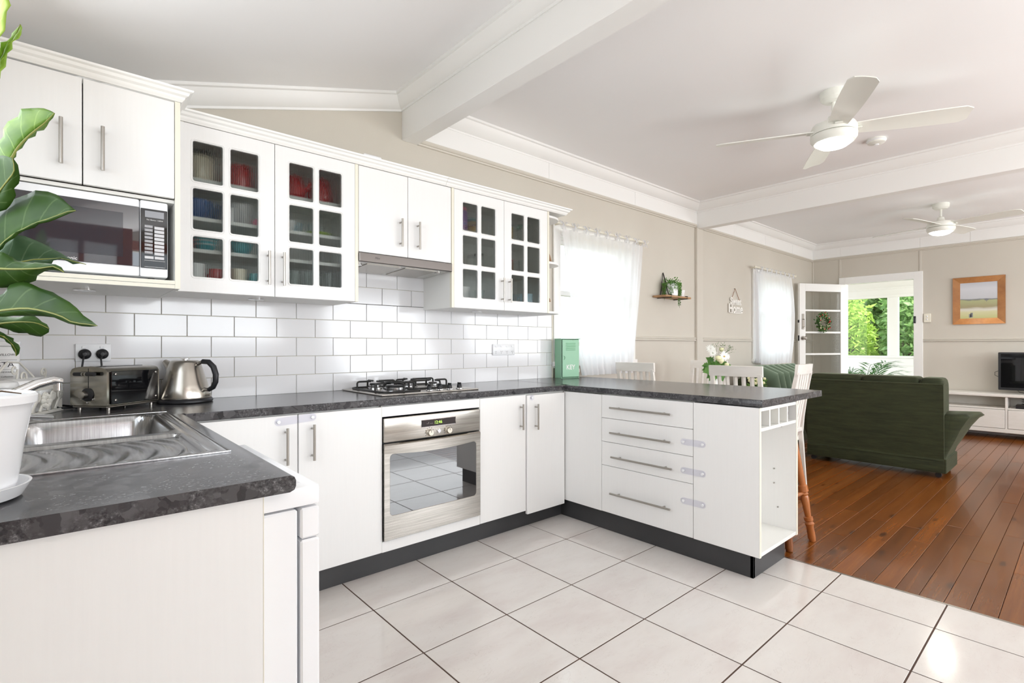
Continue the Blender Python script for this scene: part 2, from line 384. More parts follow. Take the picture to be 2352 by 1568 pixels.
# glass: part clear, part bending, so that light still reaches what stands behind
def m_glass(name, tint=(.95,.98,.97), bend=.5, refl=.08, rough=.0, ior=1.3):
    m = bpy.data.materials.new(name); m.use_nodes = True; nt = m.node_tree; nt.nodes.remove(P_(m))
    t = N(nt, 'ShaderNodeBsdfTransparent'); t.inputs[0].default_value = (*tint, 1)
    gl = N(nt, 'ShaderNodeBsdfGlossy'); gl.inputs['Roughness'].default_value = .02
    f = N(nt, 'ShaderNodeFresnel'); f.inputs[0].default_value = 1.45
    mx = N(nt, 'ShaderNodeMixShader'); out = nt.nodes['Material Output']
    if bend:
        rf = N(nt, 'ShaderNodeBsdfRefraction'); rf.inputs['Color'].default_value = (*tint, 1); rf.inputs['IOR'].default_value = ior; rf.inputs['Roughness'].default_value = rough
        m2 = N(nt, 'ShaderNodeMixShader'); m2.inputs[0].default_value = bend
        nt.links.new(t.outputs[0], m2.inputs[1]); nt.links.new(rf.outputs[0], m2.inputs[2]); a = m2.outputs[0]
    else: a = t.outputs[0]
    gb = N(nt, 'ShaderNodeNewGeometry'); front = mathn(nt, 'SUBTRACT', 1.0, gb.outputs['Backfacing'])
    nt.links.new(mathn(nt, 'MULTIPLY', f.outputs[0], front), mx.inputs[0]); nt.links.new(a, mx.inputs[1]); nt.links.new(gl.outputs[0], mx.inputs[2])
    nt.links.new(mx.outputs[0], out.inputs[0]); return m
M_reed = m_glass('reeded_glass', (.98,1,.99), bend=.42)
M_reed2 = m_glass('ribbed_door_glass', (.98,.99,.98), bend=.22)
M_pane = m_glass('window_glass', bend=0)
M_tumbler = m_glass('clear_drinking_glass', (.93,.96,.95), .25)
M_rub = m_glass('clear_soft_plastic', (.96,.96,.985), 0)
def m_curtain():
    m = bpy.data.materials.new('sheer_white_voile'); m.use_nodes = True; nt = m.node_tree; nt.nodes.remove(P_(m))
    d = N(nt, 'ShaderNodeBsdfDiffuse'); d.inputs[0].default_value = (.86,.86,.87,1)
    t = N(nt, 'ShaderNodeBsdfTranslucent'); t.inputs[0].default_value = (.95,.96,.98,1)
    tr = N(nt, 'ShaderNodeBsdfTransparent')
    a = N(nt, 'ShaderNodeMixShader'); a.inputs[0].default_value = .62; b = N(nt, 'ShaderNodeMixShader'); b.inputs[0].default_value = .06
    nt.links.new(d.outputs[0], a.inputs[1]); nt.links.new(t.outputs[0], a.inputs[2]); nt.links.new(a.outputs[0], b.inputs[1]); nt.links.new(tr.outputs[0], b.inputs[2])
    nt.links.new(b.outputs[0], nt.nodes['Material Output'].inputs[0]); return m
M_curt = m_curtain()
M_lamp = mat('lit_opal_diffuser', (1,1,1), .3, emit=(1,.96,.88), es=9)
M_disp = mat('green_led_digits', (.1,.4,.05), .4, emit=(.55,.8,.12), es=1.6)
# ================================================================== THE ROOM
XL, YB, XF, YF = -.25, 2.95, 9.03, -2.4
def holed(mb, ax, c0, c1, a0, a1, z0, z1, holes):
    """wall slab across c0..c1 of the thin axis, run a0..a1, with rectangular openings (b0,b1,y0,y1)"""
    A = sorted({a0, a1, *[h[0] for h in holes], *[h[1] for h in holes]}); Z = sorted({z0, z1, *[h[2] for h in holes], *[h[3] for h in holes]})
    for i in range(len(A)-1):
        for j in range(len(Z)-1):
            ca, cz = (A[i]+A[i+1])/2, (Z[j]+Z[j+1])/2
            if any(h[0] < ca < h[1] and h[2] < cz < h[3] for h in holes): continue
            if ax == 1: mb.box(A[i], A[i+1], c0, c1, Z[j], Z[j+1])
            else: mb.box(c0, c1, A[i], A[i+1], Z[j], Z[j+1])
    return mb
wall_back = struct('wall_back', holed(MB(), 1, YB, YB+.12, XL-.12, XF+.12, 0, 2.86, [(3.13, 4.10, 1.02, 2.08), (6.90, 7.95, .98, 2.08)]), M_wall)
wall_left = struct('wall_left', holed(MB(), 0, XL-.12, XL, YF-.12, YB, 0, 2.7, [(1.0, 2.25, 1.15, 2.06)]), M_wall)
wall_right = struct('wall_right', holed(MB(), 0, XF, XF+.11, YF-.12, YB, 0, 2.86, [(1.651, 2.49, 0, 2.09)]), M_wall)
wall_front = struct('wall_front', holed(MB(), 1, YF-.12, YF, XL-.12, XF+.12, 0, 2.86, [(.1, 2.4, .95, 2.25), (3.2, 5.2, 0, 2.1), (6.0, 8.4, .85, 2.15)]), M_wall)
zc = lambda x: 2.763 - .289*(1.65-x)
ceil = MB().prism([(XL-.12, zc(XL-.12)), (1.66, zc(1.66)), (1.66, 2.9), (XL-.12, 2.9)], 1, YF-.12, YB+.12)
ceil.box(1.66, XF+.12, YF-.12, YB+.12, 2.75, 2.9)
struct('ceiling', ceil, M_ceil)
# floor: bed, tiles, boards
floor = struct('floor', MB().box(XL-.12, 2.935, YF-.12, YB+.12, -.12, -.0025).box(2.935, XF+.12, YF-.12, YB+.12, -.12, -.02), M_groutf)
TS, GX, GY = .40977, 1.0108, 2.0588
tile_me = None
x = GX - 4*TS + TS*0
for i in range(-4, 5):
    for j in range(-2, 12):
        x0 = GX + i*TS; y1 = GY - (j-1)*TS + 0; y0 = y1 - TS
        xa, xb, ya, yb = max(x0, XL)+.0030, min(x0+TS, 2.935)-.0030, max(y0, YF)+.0030, min(y1, YB)-.0030
        if xb-xa < .03 or yb-ya < .03: continue
        full = abs(xb-xa-TS+.0060) < 1e-4 and abs(yb-ya-TS+.0060) < 1e-4
        if full:
            if tile_me is None: tile_me = mesh_of(MB().rbox(0, TS-.0060, 0, TS-.0060, -.0025, 0, .0008), 'tile')
            o = link('tile', tile_me, M_tilef, floor); o.location = (xa, ya, 0)
        else: obj('tile', MB().rbox(xa, xb, ya, yb, -.0025, 0, .0008), M_tilef, floor)
obj('threshold_strip', MB().rbox(2.928, 2.942, 1.12, 2.9, -.004, .0015, .001).rbox(2.928, 2.942, YF, 1.10, -.004, .0015, .001), M_satin, floor)
PW = .0885; rnd = random.Random(3); k = 0
y = YB - .0
yy = .966
rows = []
while yy < YB: yy += PW
while yy > YF: rows.append((yy-PW, yy)); yy -= PW
for (ya, yb) in rows:
    ya2, yb2 = max(ya, YF), min(yb, YB)
    xs = [2.942]
    if yb > -.1:
        while xs[-1] < XF - .9:
            xs.append(min(xs[-1] + (rnd.uniform(.5, 1.4) if len(xs) == 1 else rnd.uniform(1.4, 3.2)), XF))
        if xs[-1] < XF: xs.append(XF)
    else: xs.append(XF)
    for i in range(len(xs)-1):
        obj('plank', MB().rbox(xs[i]+.0006, xs[i+1]-.0006, ya2+.0009, yb2-.0009, -.02, rnd.uniform(-.0006, 0), .0014), M_board, floor)
# wall tiles of the splashback
bed = struct('trim_1', MB().box(XL, 3.028, YB-.005, YB, .86, 1.405).box(1.19, 1.83, YB-.005, YB, 1.40, 1.70), M_groutw)
bed['label'] = 'cream grout bed with glossy white running bond wall tiles'
TW, TH = .209, .104
wt_me = mesh_of(MB().rbox(0, TW-.0028, -.0075, 0, 0, TH-.0028, .0012), 'tile')
for r in range(8):
    z0 = .884 + r*TH; xo = 2.027 if r % 2 == 0 else 1.9225
    lo, hi = (XL, 3.028) if r < 5 else (1.19, 1.83)
    for n in range(-12, 8):
        x0 = xo + n*TW; xa, xb = max(x0, lo), min(x0+TW, hi)
        if xb-xa < .02: continue
        zt = min(z0+TH, 1.405 if r < 5 else 1.69)
        if zt - z0 < .015: continue
        if xb-xa > TW-1e-4 and zt-z0 > TH-1e-4:
            o = link('tile', wt_me, M_tilew, bed); o.location = (xa, YB-.0045, z0)
        else: obj('tile', MB().rbox(xa, xb-.0028, YB-.012, YB-.0045, z0, zt-.0028, .0012), M_tilew, bed)
obj('edge_bead', MB().rbox(3.030, 3.040, YB-.013, YB, .884, 1.40, .002), M_cream, bed)
# beams
b1 = struct('beam', MB().rbox(1.65, 1.765, YF, YB, 2.478, 2.80, .002), M_plaster)
b2 = struct('beam', MB().rbox(5.39, 5.50, YF, YB, 2.472, 2.80, .002), M_plaster)
CP = [(0,-.10),(.010,-.10),(.012,-.088),(.024,-.084),(.045,-.068),(.063,-.044),(.074,-.018),(.088,-.014),(.09,0),(0,0)]
tn = [1]
def trim(mb, m=None):
    tn[0] += 1; return struct('trim_%d' % tn[0], mb, m or M_plaster)
c = MB().prism([(YB-p, h) for p, h in CP], 0, XL, 1.65); c.v = [(a, b, d + zc(a)) for a, b, d in c.v]; trim(c)
trim(MB().prism([(1.65-p, zc(1.65-p)+h) for p, h in CP], 1, YF, YB))
trim(MB().prism([(YB-p, 2.75+h) for p, h in CP], 0, 1.765, 5.39))
trim(MB().prism([(5.39-p, 2.75+h) for p, h in CP], 1, YF, YB))
trim(MB().prism([(YB-p, 2.75+h) for p, h in CP], 0, 5.50, XF))
trim(MB().prism([(XF-p, 2.75+h) for p, h in CP], 1, YF, YB))
RP = [(0,0),(.012,.002),(.014,.012),(.022,.014),(.028,.022),(.028,.032),(.018,.036),(.016,.040),(0,.040)]
def rail_x(x0, x1, z, prof=RP, m=None): return trim(MB().prism([(YB-p, z+h) for p, h in prof], 0, x0, x1), m or M_btrim)
def rail_y(y0, y1, z, prof=RP, m=None): return trim(MB().prism([(XF-p, z+h) for p, h in prof], 1, y0, y1), m or M_btrim)
DP = [(0,-.004),(.012,-.003),(.018,.003),(.018,.012),(.009,.016),(.009,.021),(.020,.024),(.020,.033),(.012,.039),(0,.040)]
rail_x(1.765, 5.352, 2.476); rail_x(5.50, XF, 2.476); rail_y(YF, YB, 2.478)
rail_x(4.16, 5.352, 1.202, DP); rail_x(5.50, 6.80, 1.202, DP); rail_x(8.03, XF, 1.202, DP); rail_y(YF, 1.548, 1.202, DP)
# frieze boards with recessed joints
fr = trim(MB().box(1.765, 5.39, YB-.003, YB, 2.516, 2.66), M_plaster)
for xa, xb in ((1.77, 3.0), (3.003, 4.2), (4.203, 5.38)): obj('panel', MB().rbox(xa, xb, YB-.006, YB-.003, 2.516, 2.66, .001), M_plaster, fr)
fr = trim(MB().box(5.50, XF, YB-.003, YB, 2.516, 2.66), M_plaster)
for xa, xb in ((5.5, 6.30), (6.306, 7.22), (7.226, 8.18), (8.186, XF)): obj('panel', MB().rbox(xa, xb, YB-.007, YB-.003, 2.516, 2.66, .001), M_plaster, fr)
fr = trim(MB().box(XF-.003, XF, YF, YB, 2.518, 2.66), M_plaster)
for ya, yb in ((2.56, YB-.01), (1.585, 2.554), (1.058, 1.579), (.2, 1.052), (YF, .194)): obj('panel', MB().rbox(XF-.007, XF-.003, ya, yb, 2.518, 2.66, .001), M_plaster, fr)
# pilaster under the second beam and battens
trim(MB().rbox(5.357, 5.494, YB-.022, YB, 0, 2.472, .003).rbox(5.345, 5.362, YB-.032, YB, 0, 2.476, .003), M_btrim)
trim(MB().rbox(XF-.022, XF, YB-.022, YB, 0, 2.478, .003), M_btrim)
trim(MB().rbox(XF-.008, XF, 2.545, 2.575, 2.20, 2.478, .002), M_btrim); trim(MB().rbox(XF-.008, XF, 1.560, 1.590, 2.19, 2.478, .002), M_btrim)
struct('baseboard_right', MB().rbox(XF-.018, XF, YF, 1.549, 0, .13, .004), M_trim)
struct('baseboard_back', MB().rbox(3.34, XF, YB-.018, YB, 0, .13, .004), M_trim)
# door frame and the open reeded door
d1 = struct('door_1', MB().rbox(XF-.02, XF, 1.549, 1.652, 0, 2.19, .003).rbox(XF-.02, XF, 2.489, 2.575, 0, 2.19, .003).rbox(XF-.02, XF, 1.652, 2.489, 2.088, 2.19, .003)
            .box(XF, XF+.11, 1.640, 1.655, 0, 2.09).box(XF, XF+.11, 2.486, 2.50, 0, 2.09).box(XF, XF+.11, 1.64, 2.50, 2.086, 2.10), M_trim)
obj('strike_plate', MB().rbox(XF-.026, XF-.018, 1.625, 1.655, 1.46, 1.56, .003).rbox(XF-.034, XF-.026, 1.630, 1.650, 1.475, 1.53, .003), M_dvd, d1)
dr = thing('glazed_door', 'white timber door with four reeded glass panes standing open', 'door', (8.965, 2.465, 0), math.atan2(2.865-2.465, 8.20-8.965))
DW, DH, DT = .845, 2.075, .038
f = MB().rbox(0, .10, -DT, 0, .012, DH, .002).rbox(DW-.105, DW, -DT, 0, .012, DH, .002).rbox(.10, DW-.105, -DT, 0, DH-.115, DH, .002).rbox(.10, DW-.105, -DT, 0, .012, .25, .002)
pz = [.25, .62, .985, 1.345, 1.68, DH-.115]
for z in (.635, 1.0, 1.355, 1.70): pass
bars = [.66, 1.02, 1.345, 1.675]
for z in bars: f.rbox(.10, DW-.105, -DT+.004, -.004, z-.014, z+.014, .003)
obj('door_frame', f, M_trim, dr)
zz = [.25] + bars + [DH-.115]
for a, b in zip(zz[:-1], zz[1:]):
    n = int((b-a)/.021); nn = n*4
    za, zb = a+.012, b-.012
    g = MB().grid(lambda u, v: (.10+(1-u)*(DW-.205), -.018+.0026*abs(math.sin(PI*n*v)), za+v*(zb-za)), 1, nn)
    g.join(MB().grid(lambda u, v: (.10+u*(DW-.205), -.022, za+v*(zb-za)), 1, 1))
    link('pane', mesh_of(g, 'pane', 50, False, False), M_reed2, dr)
obj('lock_plate', MB().rbox(DW-.075, DW-.035, 0, .008, 1.39, 1.62, .002).tube([(DW-.052, .006, 1.54), (DW-.052, .045, 1.535), (DW-.052, .045, 1.43), (DW-.052, .006, 1.42)], .007), M_satin, dr)
k2 = Matrix.Translation((DW-.052, 0, 1.26)) @ Matrix.Rotation(-PI/2, 4, 'X')
obj('door_knob', MB().lathe([(.032, 0), (.032, .006), (.013, .010), (.013, .035), (.026, .045), (.028, .058), (.018, .066), (0, .067)], (0,0,0), 20, k2), M_satin, dr)
obj('latch', MB().rbox(DW, DW+.012, -.030, -.006, 1.49, 1.53, .002).rbox(DW-.001, DW+.004, -.032, -.006, 1.22, 1.30, .001), M_dvd, dr)
# porch beyond
struct('floor_porch', MB().box(XF+.12, 10.95, -.5, 5.2, -.1, -.003), M_trim)['label'] = 'pale porch floor'
pw = struct('wall_porch', holed(MB(), 0, 10.80, 10.88, -.5, 5.2, 0, 2.7, [(2.346, 3.25, .967, 1.985), (1.30, 2.19, .967, 1.985)]), M_trim)
struct('ceiling_porch', MB().box(XF+.12, 10.95, -.5, 5.2, 2.45, 2.55), M_trim)
trim(MB().rbox(10.785, 10.80, -.5, 5.2, 2.13, 2.16, .003).rbox(10.788, 10.80, -.5, 5.2, .80, .815, .003), M_trim)
w4 = struct('window_4', MB().rbox(10.775, 10.80, 1.25, 3.3, .935, .967, .004).rbox(10.79, 10.80, 1.25, 3.3, 1.985, 2.03, .003).rbox(10.79, 10.80, 2.19, 2.346, .967, 1.985, .003), M_trim)
obj('pane', MB().box(10.838, 10.842, 2.35, 3.25, .967, 1.985), M_pane, w4); obj('pane', MB().box(10.838, 10.842, 1.30, 2.185, .967, 1.985), M_pane, w4)
# windows of the back wall
def sash(name, x0, x1, z0, z1, railz):
    f = MB()
    f.rbox(x0-.085, x0, YB-.020, YB, z0-.06, z1+.085, .004).rbox(x1, x1+.085, YB-.020, YB, z0-.06, z1+.085, .004).rbox(x0-.0, x1+.0, YB-.0195, YB, z1, z1+.085, .003)
    f.rbox(x0-.10, x1+.10, YB-.035, YB+.02, z0-.045, z0-.005, .004)
    f.box(x0, x0+.012, YB, YB+.12, z0, z1).box(x1-.012, x1, YB, YB+.12, z0, z1).box(x0, x1, YB, YB+.12, z1-.012, z1).box(x0, x1, YB, YB+.12, z0-.01, z0+.012)
    s = struct(name, f, M_trim)
    m_ = (z0+z1)/2+.05
    g = MB()
    for (a, b, yy) in ((z0+.012, m_+.02, YB+.045), (m_-.02, z1-.012, YB+.085)):
        g.rbox(x0+.012, x0+.055, yy, yy+.035, a, b, .003).rbox(x1-.055, x1-.012, yy, yy+.035, a, b, .003).rbox(x0+.055, x1-.055, yy, yy+.035, a, a+(.10 if a < m_-.1 else .04), .003).rbox(x0+.055, x1-.055, yy, yy+.035, b-.04, b, .003)
    obj('sash', g, M_trim, s)
    obj('pane', MB().box(x0+.05, x1-.05, YB+.06, YB+.063, z0+.11, m_-.02), M_pane, s); obj('pane', MB().box(x0+.05, x1-.05, YB+.10, YB+.103, m_+.02, z1-.05), M_pane, s)
sash('window_1', 3.13, 4.10, 1.02, 2.08, 1.5); sash('window_2', 6.90, 7.95, .98, 2.08, 1.5)
# timber window seen only as a reflection, and the other openings that let the daylight in
f = MB()
for a, b in ((.02, .1), (1.22, 1.28), (2.4, 2.48)): f.rbox(a, b, YF-.05, YF+.02, .87, 2.33, .005)
f.rbox(.02, 2.48, YF-.05, YF+.02, 2.25, 2.36, .005).rbox(.02, 2.48, YF-.05, YF+.03, .86, .95, .005).rbox(.1, 2.4, YF-.06, YF-.02, 1.62, 1.67, .004)
struct('window_3', f, M_winwood)
f = MB().rbox(6.0, 8.4, YF-.05, YF+.02, 2.10, 2.18, .004).rbox(6.0, 8.4, YF-.05, YF+.02, .82, .88, .004)
for a in (5.96, 7.17, 8.38): f.rbox(a, a+.06, YF-.05, YF+.02, .85, 2.15, .004)
struct('window_5', f, M_trim)
f = MB()
for a, b in ((.96, 1.0), (1.6, 1.65), (2.25, 2.29)): f.rbox(XL-.05, XL+.015, a, b, 1.11, 2.10, .004)
f.rbox(XL-.05, XL+.015, .96, 2.29, 2.06, 2.10, .004).rbox(XL-.05, XL+.02, .96, 2.29, 1.11, 1.15, .004)
struct('window_6', f, M_trim)
f = MB().rbox(-.24, -.13, -.86, -.815, .01, 2.2, .004).rbox(.36, .47, -.86, -.815, .01, 2.2, .004).rbox(-.13, .36, -.86, -.815, 2.05, 2.2, .004).rbox(-.13, .36, -.86, -.815, .01, .30, .004).rbox(.10, .135, -.855, -.82, .30, 2.05, .003).rbox(-.13, .36, -.855, -.82, 1.10, 1.14, .003)
d2 = struct('door_2', f, M_winwood)
obj('pane', MB().box(-.13, .36, -.840, -.836, .30, 2.05), M_curt, d2)
# ================================================================== BASE CABINETS
ZT = .884; ZU = .850; ZD0 = .119; ZD1 = .844; FY = 2.325; FX = 2.518
def handle(p0, p1, out, parent, name='handle', r=.006, inset=.02):
    p0, p1, out = Vector(p0), Vector(p1), Vector(out); d = (p1-p0).normalized()
    mb = MB().cyl(p0+out*.030, p1+out*.030, r, n=12)
    for q in (p0+d*inset, p1-d*inset): mb.cyl(q, q+out*.028, .0045, n=8)
    return obj(name, mb, M_satin, parent)
def doorx(x0, x1, z0, z1, y, parent, name='door', th=.018, m=None):
    return obj(name, MB().rbox(x0+.0012, x1-.0012, y, y+th, z0+.0012, z1-.0012, .0012), m or M_lam, parent)
NY = (0,-1,0)
c = thing('base_cabinet', 'white base cabinet with two doors left of the oven', 'cabinet', (.77, 2.63, .12), world=True)
obj('body', MB().box(.362, 1.183, FY+.021, 2.93, ZD0+.001, ZU-.002), M_carc, c)
d = doorx(.362, .781, ZD0, ZD1, FY, c); handle((.729, FY, .790), (.729, FY, .630), NY, d)
d = doorx(.784, 1.185, ZD0, ZD1, FY, c); handle((.844, FY, .795), (.844, FY, .634), NY, d)
c = thing('oven_cabinet', 'white cabinet housing around the built-in oven', 'cabinet', (1.49, 2.63, .12), world=True)
obj('body', MB().box(1.1845, 1.1885, FY+.002, 2.92, ZD0+.001, ZU-.002).box(1.7975, 1.8005, FY+.002, 2.92, ZD0+.001, ZU-.002).box(1.189, 1.797, FY+.021, 2.92, ZD0+.001, .172).box(1.189, 1.797, FY+.021, 2.92, .796, ZU-.002), M_carc, c)
obj('upper_panel', MB().rbox(1.187, 1.799, FY, FY+.018, .793, ZD1, .0012), M_lam, c)
obj('lower_panel', MB().rbox(1.187, 1.799, FY, FY+.018, ZD0, .172, .0012), M_lam, c)
c = thing('corner_cabinet', 'white corner base cabinet with folding door right of the oven', 'cabinet', (2.3, 2.6, .12), world=True)
obj('body', MB().box(1.802, 2.56, FY+.021, 2.92, ZD0+.001, ZU-.002).box(2.56, 3.0, 2.016, 2.92, ZD0+.001, ZU-.002), M_carc, c)
d = doorx(1.801, 2.163, ZD0, ZD1, FY, c); handle((2.115, FY, .789), (2.115, FY, .632), NY, d)
d = doorx(2.166, 2.507, ZD0-.022, ZD1-.006, FY-.008, c); handle((2.235, FY-.008, .782), (2.235, FY-.008, .622), NY, d)
obj('door', MB().rbox(FX, FX+.018, 2.016, FY+.010, ZD0, ZD1-.002, .0012), M_lam, c)
c = thing('drawer_cabinet', 'white four-drawer cabinet in the peninsula', 'cabinet', (2.76, 1.70, .12), world=True)
obj('body', MB().box(FX+.021, 3.0, 1.402, 2.014, ZD0+.001, ZU-.002), M_carc, c)
NX = (-1,0,0)
for (z0, z1, hz, ya, yb) in ((.700, ZD1, .770, 1.93, 1.521), (.554, .700, .618, 1.93, 1.521), (.408, .554, .472, 1.921, 1.512), (ZD0, .408, .250, 1.93, 1.521)):
    d = obj('drawer', MB().rbox(FX, FX+.018, 1.4015, 2.0135, z0+.0013, z1-.0013, .0012), M_lam, c)
    handle((FX, ya, hz), (FX, yb, hz), NX, d, inset=.05)
EY = 1.055
c = thing('wine_rack_cabinet', 'open-ended white cabinet with bottle slots at the peninsula end', 'cabinet', (2.76, 1.22, .12), world=True)
obj('side_panel', MB().rbox(FX, FX+.018, EY, 1.3985, ZD0, ZD1, .001), M_lam, c)
obj('side_panel', MB().rbox(2.982, 3.0, EY, 1.3985, ZD0, ZD1, .001), M_lam, c)
obj('back_panel', MB().box(FX+.018, 2.982, 1.385, 1.3985, ZD0+.001, ZD1), M_carc, c)
for xa, xb in ((FX-.0005, FX+.0185), (2.9815, 3.0005)): obj('edge_strip', MB().box(xa, xb, EY-.0008, EY, ZD0, ZD1), M_cream, c)
obj('base_panel', MB().rbox(FX+.019, 2.981, EY+.001, 1.384, ZD0+.002, ZD0+.020, .001), M_carc, c)
obj('top_panel', MB().rbox(FX+.019, 2.981, EY+.001, 1.384, ZD1-.018, ZD1-.001, .001), M_carc, c)
obj('shelf', MB().rbox(FX+.019, 2.981, EY+.001, 1.384, .728, .744, .001), M_carc, c)
for i in range(3):
    xx = FX+.018 + (2.982-FX-.018)*(i+1)/4
    obj('divider', MB().rbox(xx-.006, xx+.006, EY+.003, 1.384, .7445, ZD1-.019, .001), M_carc, c)
hb = MB()
for (yy, zz_) in ((1.13, .70), (1.17, .46), (1.17, .38), (1.15, .25)): hb.cyl((2.9815, yy, zz_), (2.9765, yy, zz_), .004, n=8)
obj('shelf_pin', hb, M_satin, c)['kind'] = 'stuff'
# kickboard
kb = thing('kickboard', 'charcoal kickboard running under the white base cabinets', 'kickboard', (2.6, 2.39, 0), world=True)
obj('board', MB().rbox(.362, 2.560, 2.386, 2.402, .0005, ZD0-.024, .001).rbox(2.546, 2.562, 1.096, 2.402, .0005, ZD0-.0005, .001).rbox(2.546, 2.93, 1.096, 1.112, .0005, ZD0-.0005, .001).rbox(.362, 2.160, 2.386, 2.402, ZD0-.024, ZD0-.0005, .001), M_kick, kb)
# worktop
W = MB()
R = .017
prof = lambda xe: [(xe-.05, ZU), (xe-.012, ZU), (xe-.003, ZU+.004), (xe, ZU+.011), (xe, ZT-.011), (xe-.003, ZT-.004), (xe-.011, ZT), (xe-.05, ZT)]
W.prism([(x_, z_) for x_, z_ in prof(.356)], 1, 1.07, 2.34)
SX0, SX1, SY0, SY1 = -.160, .296, 1.425, 2.405     # cut-out of the sink
W.box(SX1, .306, 1.07, 2.34, ZU, ZT).box(XL, SX0, 1.07, 2.34, ZU, ZT).box(SX0, SX1, 1.07, SY0, ZU, ZT).box(SX0, SX1, SY1, 2.45, ZU, ZT)
W.box(XL, SX0, 2.34, 2.45, ZU, ZT).box(SX1, .356, 2.34, 2.45, ZU, ZT).box(XL, .356, 2.45, YB-.013, ZU, ZT)
fy = 2.315
W.prism([(fy, ZU+.006), (fy+.003, ZU), (fy+.05, ZU), (fy+.05, ZT), (fy+.004, ZT), (fy, ZT-.005)], 0, .356, 2.56)
W.box(.356, 2.56, fy+.05, YB-.013, ZU, ZT)
px = 2.515
W.prism([(px, ZU+.003), (px+.003, ZU), (px+.05, ZU), (px+.05, ZT), (px+.002, ZT), (px, ZT-.003)], 1, 1.041, fy+.06)
n0 = len(W.v)
W.prism([(px+.05, 1.041), (3.335, 1.041), (3.335, 1.11), (3.337, YB-.013), (px+.05, YB-.013)], 2, ZU, ZT)
wt = tag(obj('worktop', W, M_bench, None, merge=False), 'charcoal speckled worktop running round the kitchen to the peninsula', 'worktop')
obj('joint_strip', MB().rbox(2.5165, 2.5195, fy+.004, YB-.02, ZT-.002, ZT+.0006, .0005), M_steel, wt)
# end panel of the sink bench
ep = thing('end_panel', 'broad white end panel below the nearest end of worktop', 'panel', (.02, 1.09, 0), world=True)
obj('panel', MB().rbox(XL+.001, .297, 1.082, 1.10, .001, ZU-.0005, .001), M_lam, ep)
obj('edge_strip', MB().box(.297, .2985, 1.082, 1.10, .001, ZU-.001), M_cream, ep)
obj('rear_panel', MB().box(XL+.001, .295, 1.72, 2.30, .06, ZU-.003).box(XL+.001, .36, 2.345, 2.93, .12, ZU-.003), M_carc, ep) if False else None
# dishwasher under the bench
dw = thing('dishwasher', 'white dishwasher pushed under the sink bench beside the end panel', 'dishwasher', (.11, 1.39, 0), world=True)
dy0, dy1 = 1.104, 1.70
obj('body', MB().rbox(-.16, .372, dy0+.004, dy1-.004, .03, .80, .004), M_white, dw)
obj('lid', MB().rbox(-.16, .418, dy0, dy1, .805, .8475, .006, 2), M_white, dw)
obj('lid_inset', MB().rbox(-.14, .388, dy0+.03, dy1-.02, .8465, .8488, .001), M_whitep, dw)
obj('control_panel', MB().rbox(.378, .418, dy0+.003, dy1-.003, .735, .800, .004), M_white, dw)
obj('door', MB().rbox(.378, .418, dy0+.003, dy1-.003, .10, .732, .004), M_white, dw)
obj('foot', MB().cyl((-.1, dy0+.05, 0), (-.1, dy0+.05, .031), .018), M_black, dw); obj('foot', MB().cyl((.33, dy0+.05, 0), (.33, dy0+.05, .031), .018), M_black, dw)
obj('foot', MB().cyl((-.1, dy1-.05, 0), (-.1, dy1-.05, .031), .018), M_black, dw); obj('foot', MB().cyl((.33, dy1-.05, 0), (.33, dy1-.05, .031), .018), M_black, dw)
# sink cabinet behind dishwasher
c = thing('sink_cabinet', 'white cabinet under the sink behind the dishwasher', 'cabinet', (.05, 2.0, 0), world=True)
obj('body', MB().box(XL+.005, .295, 1.72, 2.32, .10, .69).box(XL+.005, -.20, 1.72, 2.32, .69, ZU-.002), M_carc, c)
obj('door', MB().rbox(.296, .314, 1.722, 2.28, .12, ZD1, .001), M_lam, c)
# ------------------------------------------------------------------ sink
sk = thing('kitchen_sink', 'stainless steel inset sink with curved drainer grooves', 'sink', (.07, 1.91, ZT), world=True)
X0, X1, Y0, Y1 = -.175, .310, 1.408, 2.420
def ss(a, b, x): t = max(0, min(1, (x-a)/(b-a))); return t*t*(3-2*t)
def rr(x, y, xa, xb, ya, yb, r):
    """signed distance inside a rounded rectangle (positive inside)"""
    cx, cy, hx, hy = (xa+xb)/2, (ya+yb)/2, (xb-xa)/2-r, (yb-ya)/2-r
    dx, dy = abs(x-cx)-hx, abs(y-cy)-hy
    return r - (math.hypot(max(dx, 0), max(dy, 0)) + min(max(dx, dy), 0))
def hs(x, y):
    z = ZT+.0035
    e = min(x-X0, X1-x, y-Y0, Y1-y); z -= .003*(1-ss(0, .006, e))
    d = rr(x, y, X0+.055, X1-.052, 1.84, 2.37, .07); z -= .150*ss(0, .035, d) 
    d2 = rr(x, y, X0+.03, X1-.045, 1.425, 1.80, .03); z -= .010*ss(0, .014, d2)
    if d2 > .0 and y < 1.79:
        t = (y-1.43)/.36; cx = x + .055*(2*t-1)**2 + .02*t
        g = (cx/.060) % 1.0
        z += .0055*ss(.012, .03, d2)*ss(.0, .22, g)*(1-ss(.50, .72, g))*ss(0, .12, t)*(1-ss(.88, 1, t))
    d3 = rr(x, y, X1-.040, X1-.020, 1.44, 2.36, .01); z -= .003*ss(0, .006, d3)
    return z
gx, gy = 84, 170
obj('basin', MB().grid(lambda u, v: (X0+u*(X1-X0), Y0+v*(Y1-Y0), hs(X0+u*(X1-X0), Y0+v*(Y1-Y0))), gx, gy), M_steelh, sk, sharp=0, merge=False)
obj('rim', MB().tube([(X0, Y0, ZT+.002), (X1, Y0, ZT+.002), (X1, Y1, ZT+.002), (X0, Y1, ZT+.002)], .0028, 8, True), M_steelh, sk)
obj('waste', MB().lathe([(.045, 0), (.045, .003), (.03, .004), (.028, .001), (0, .001)], (.05, 2.12, ZT-.147), 20), M_chrome, sk)
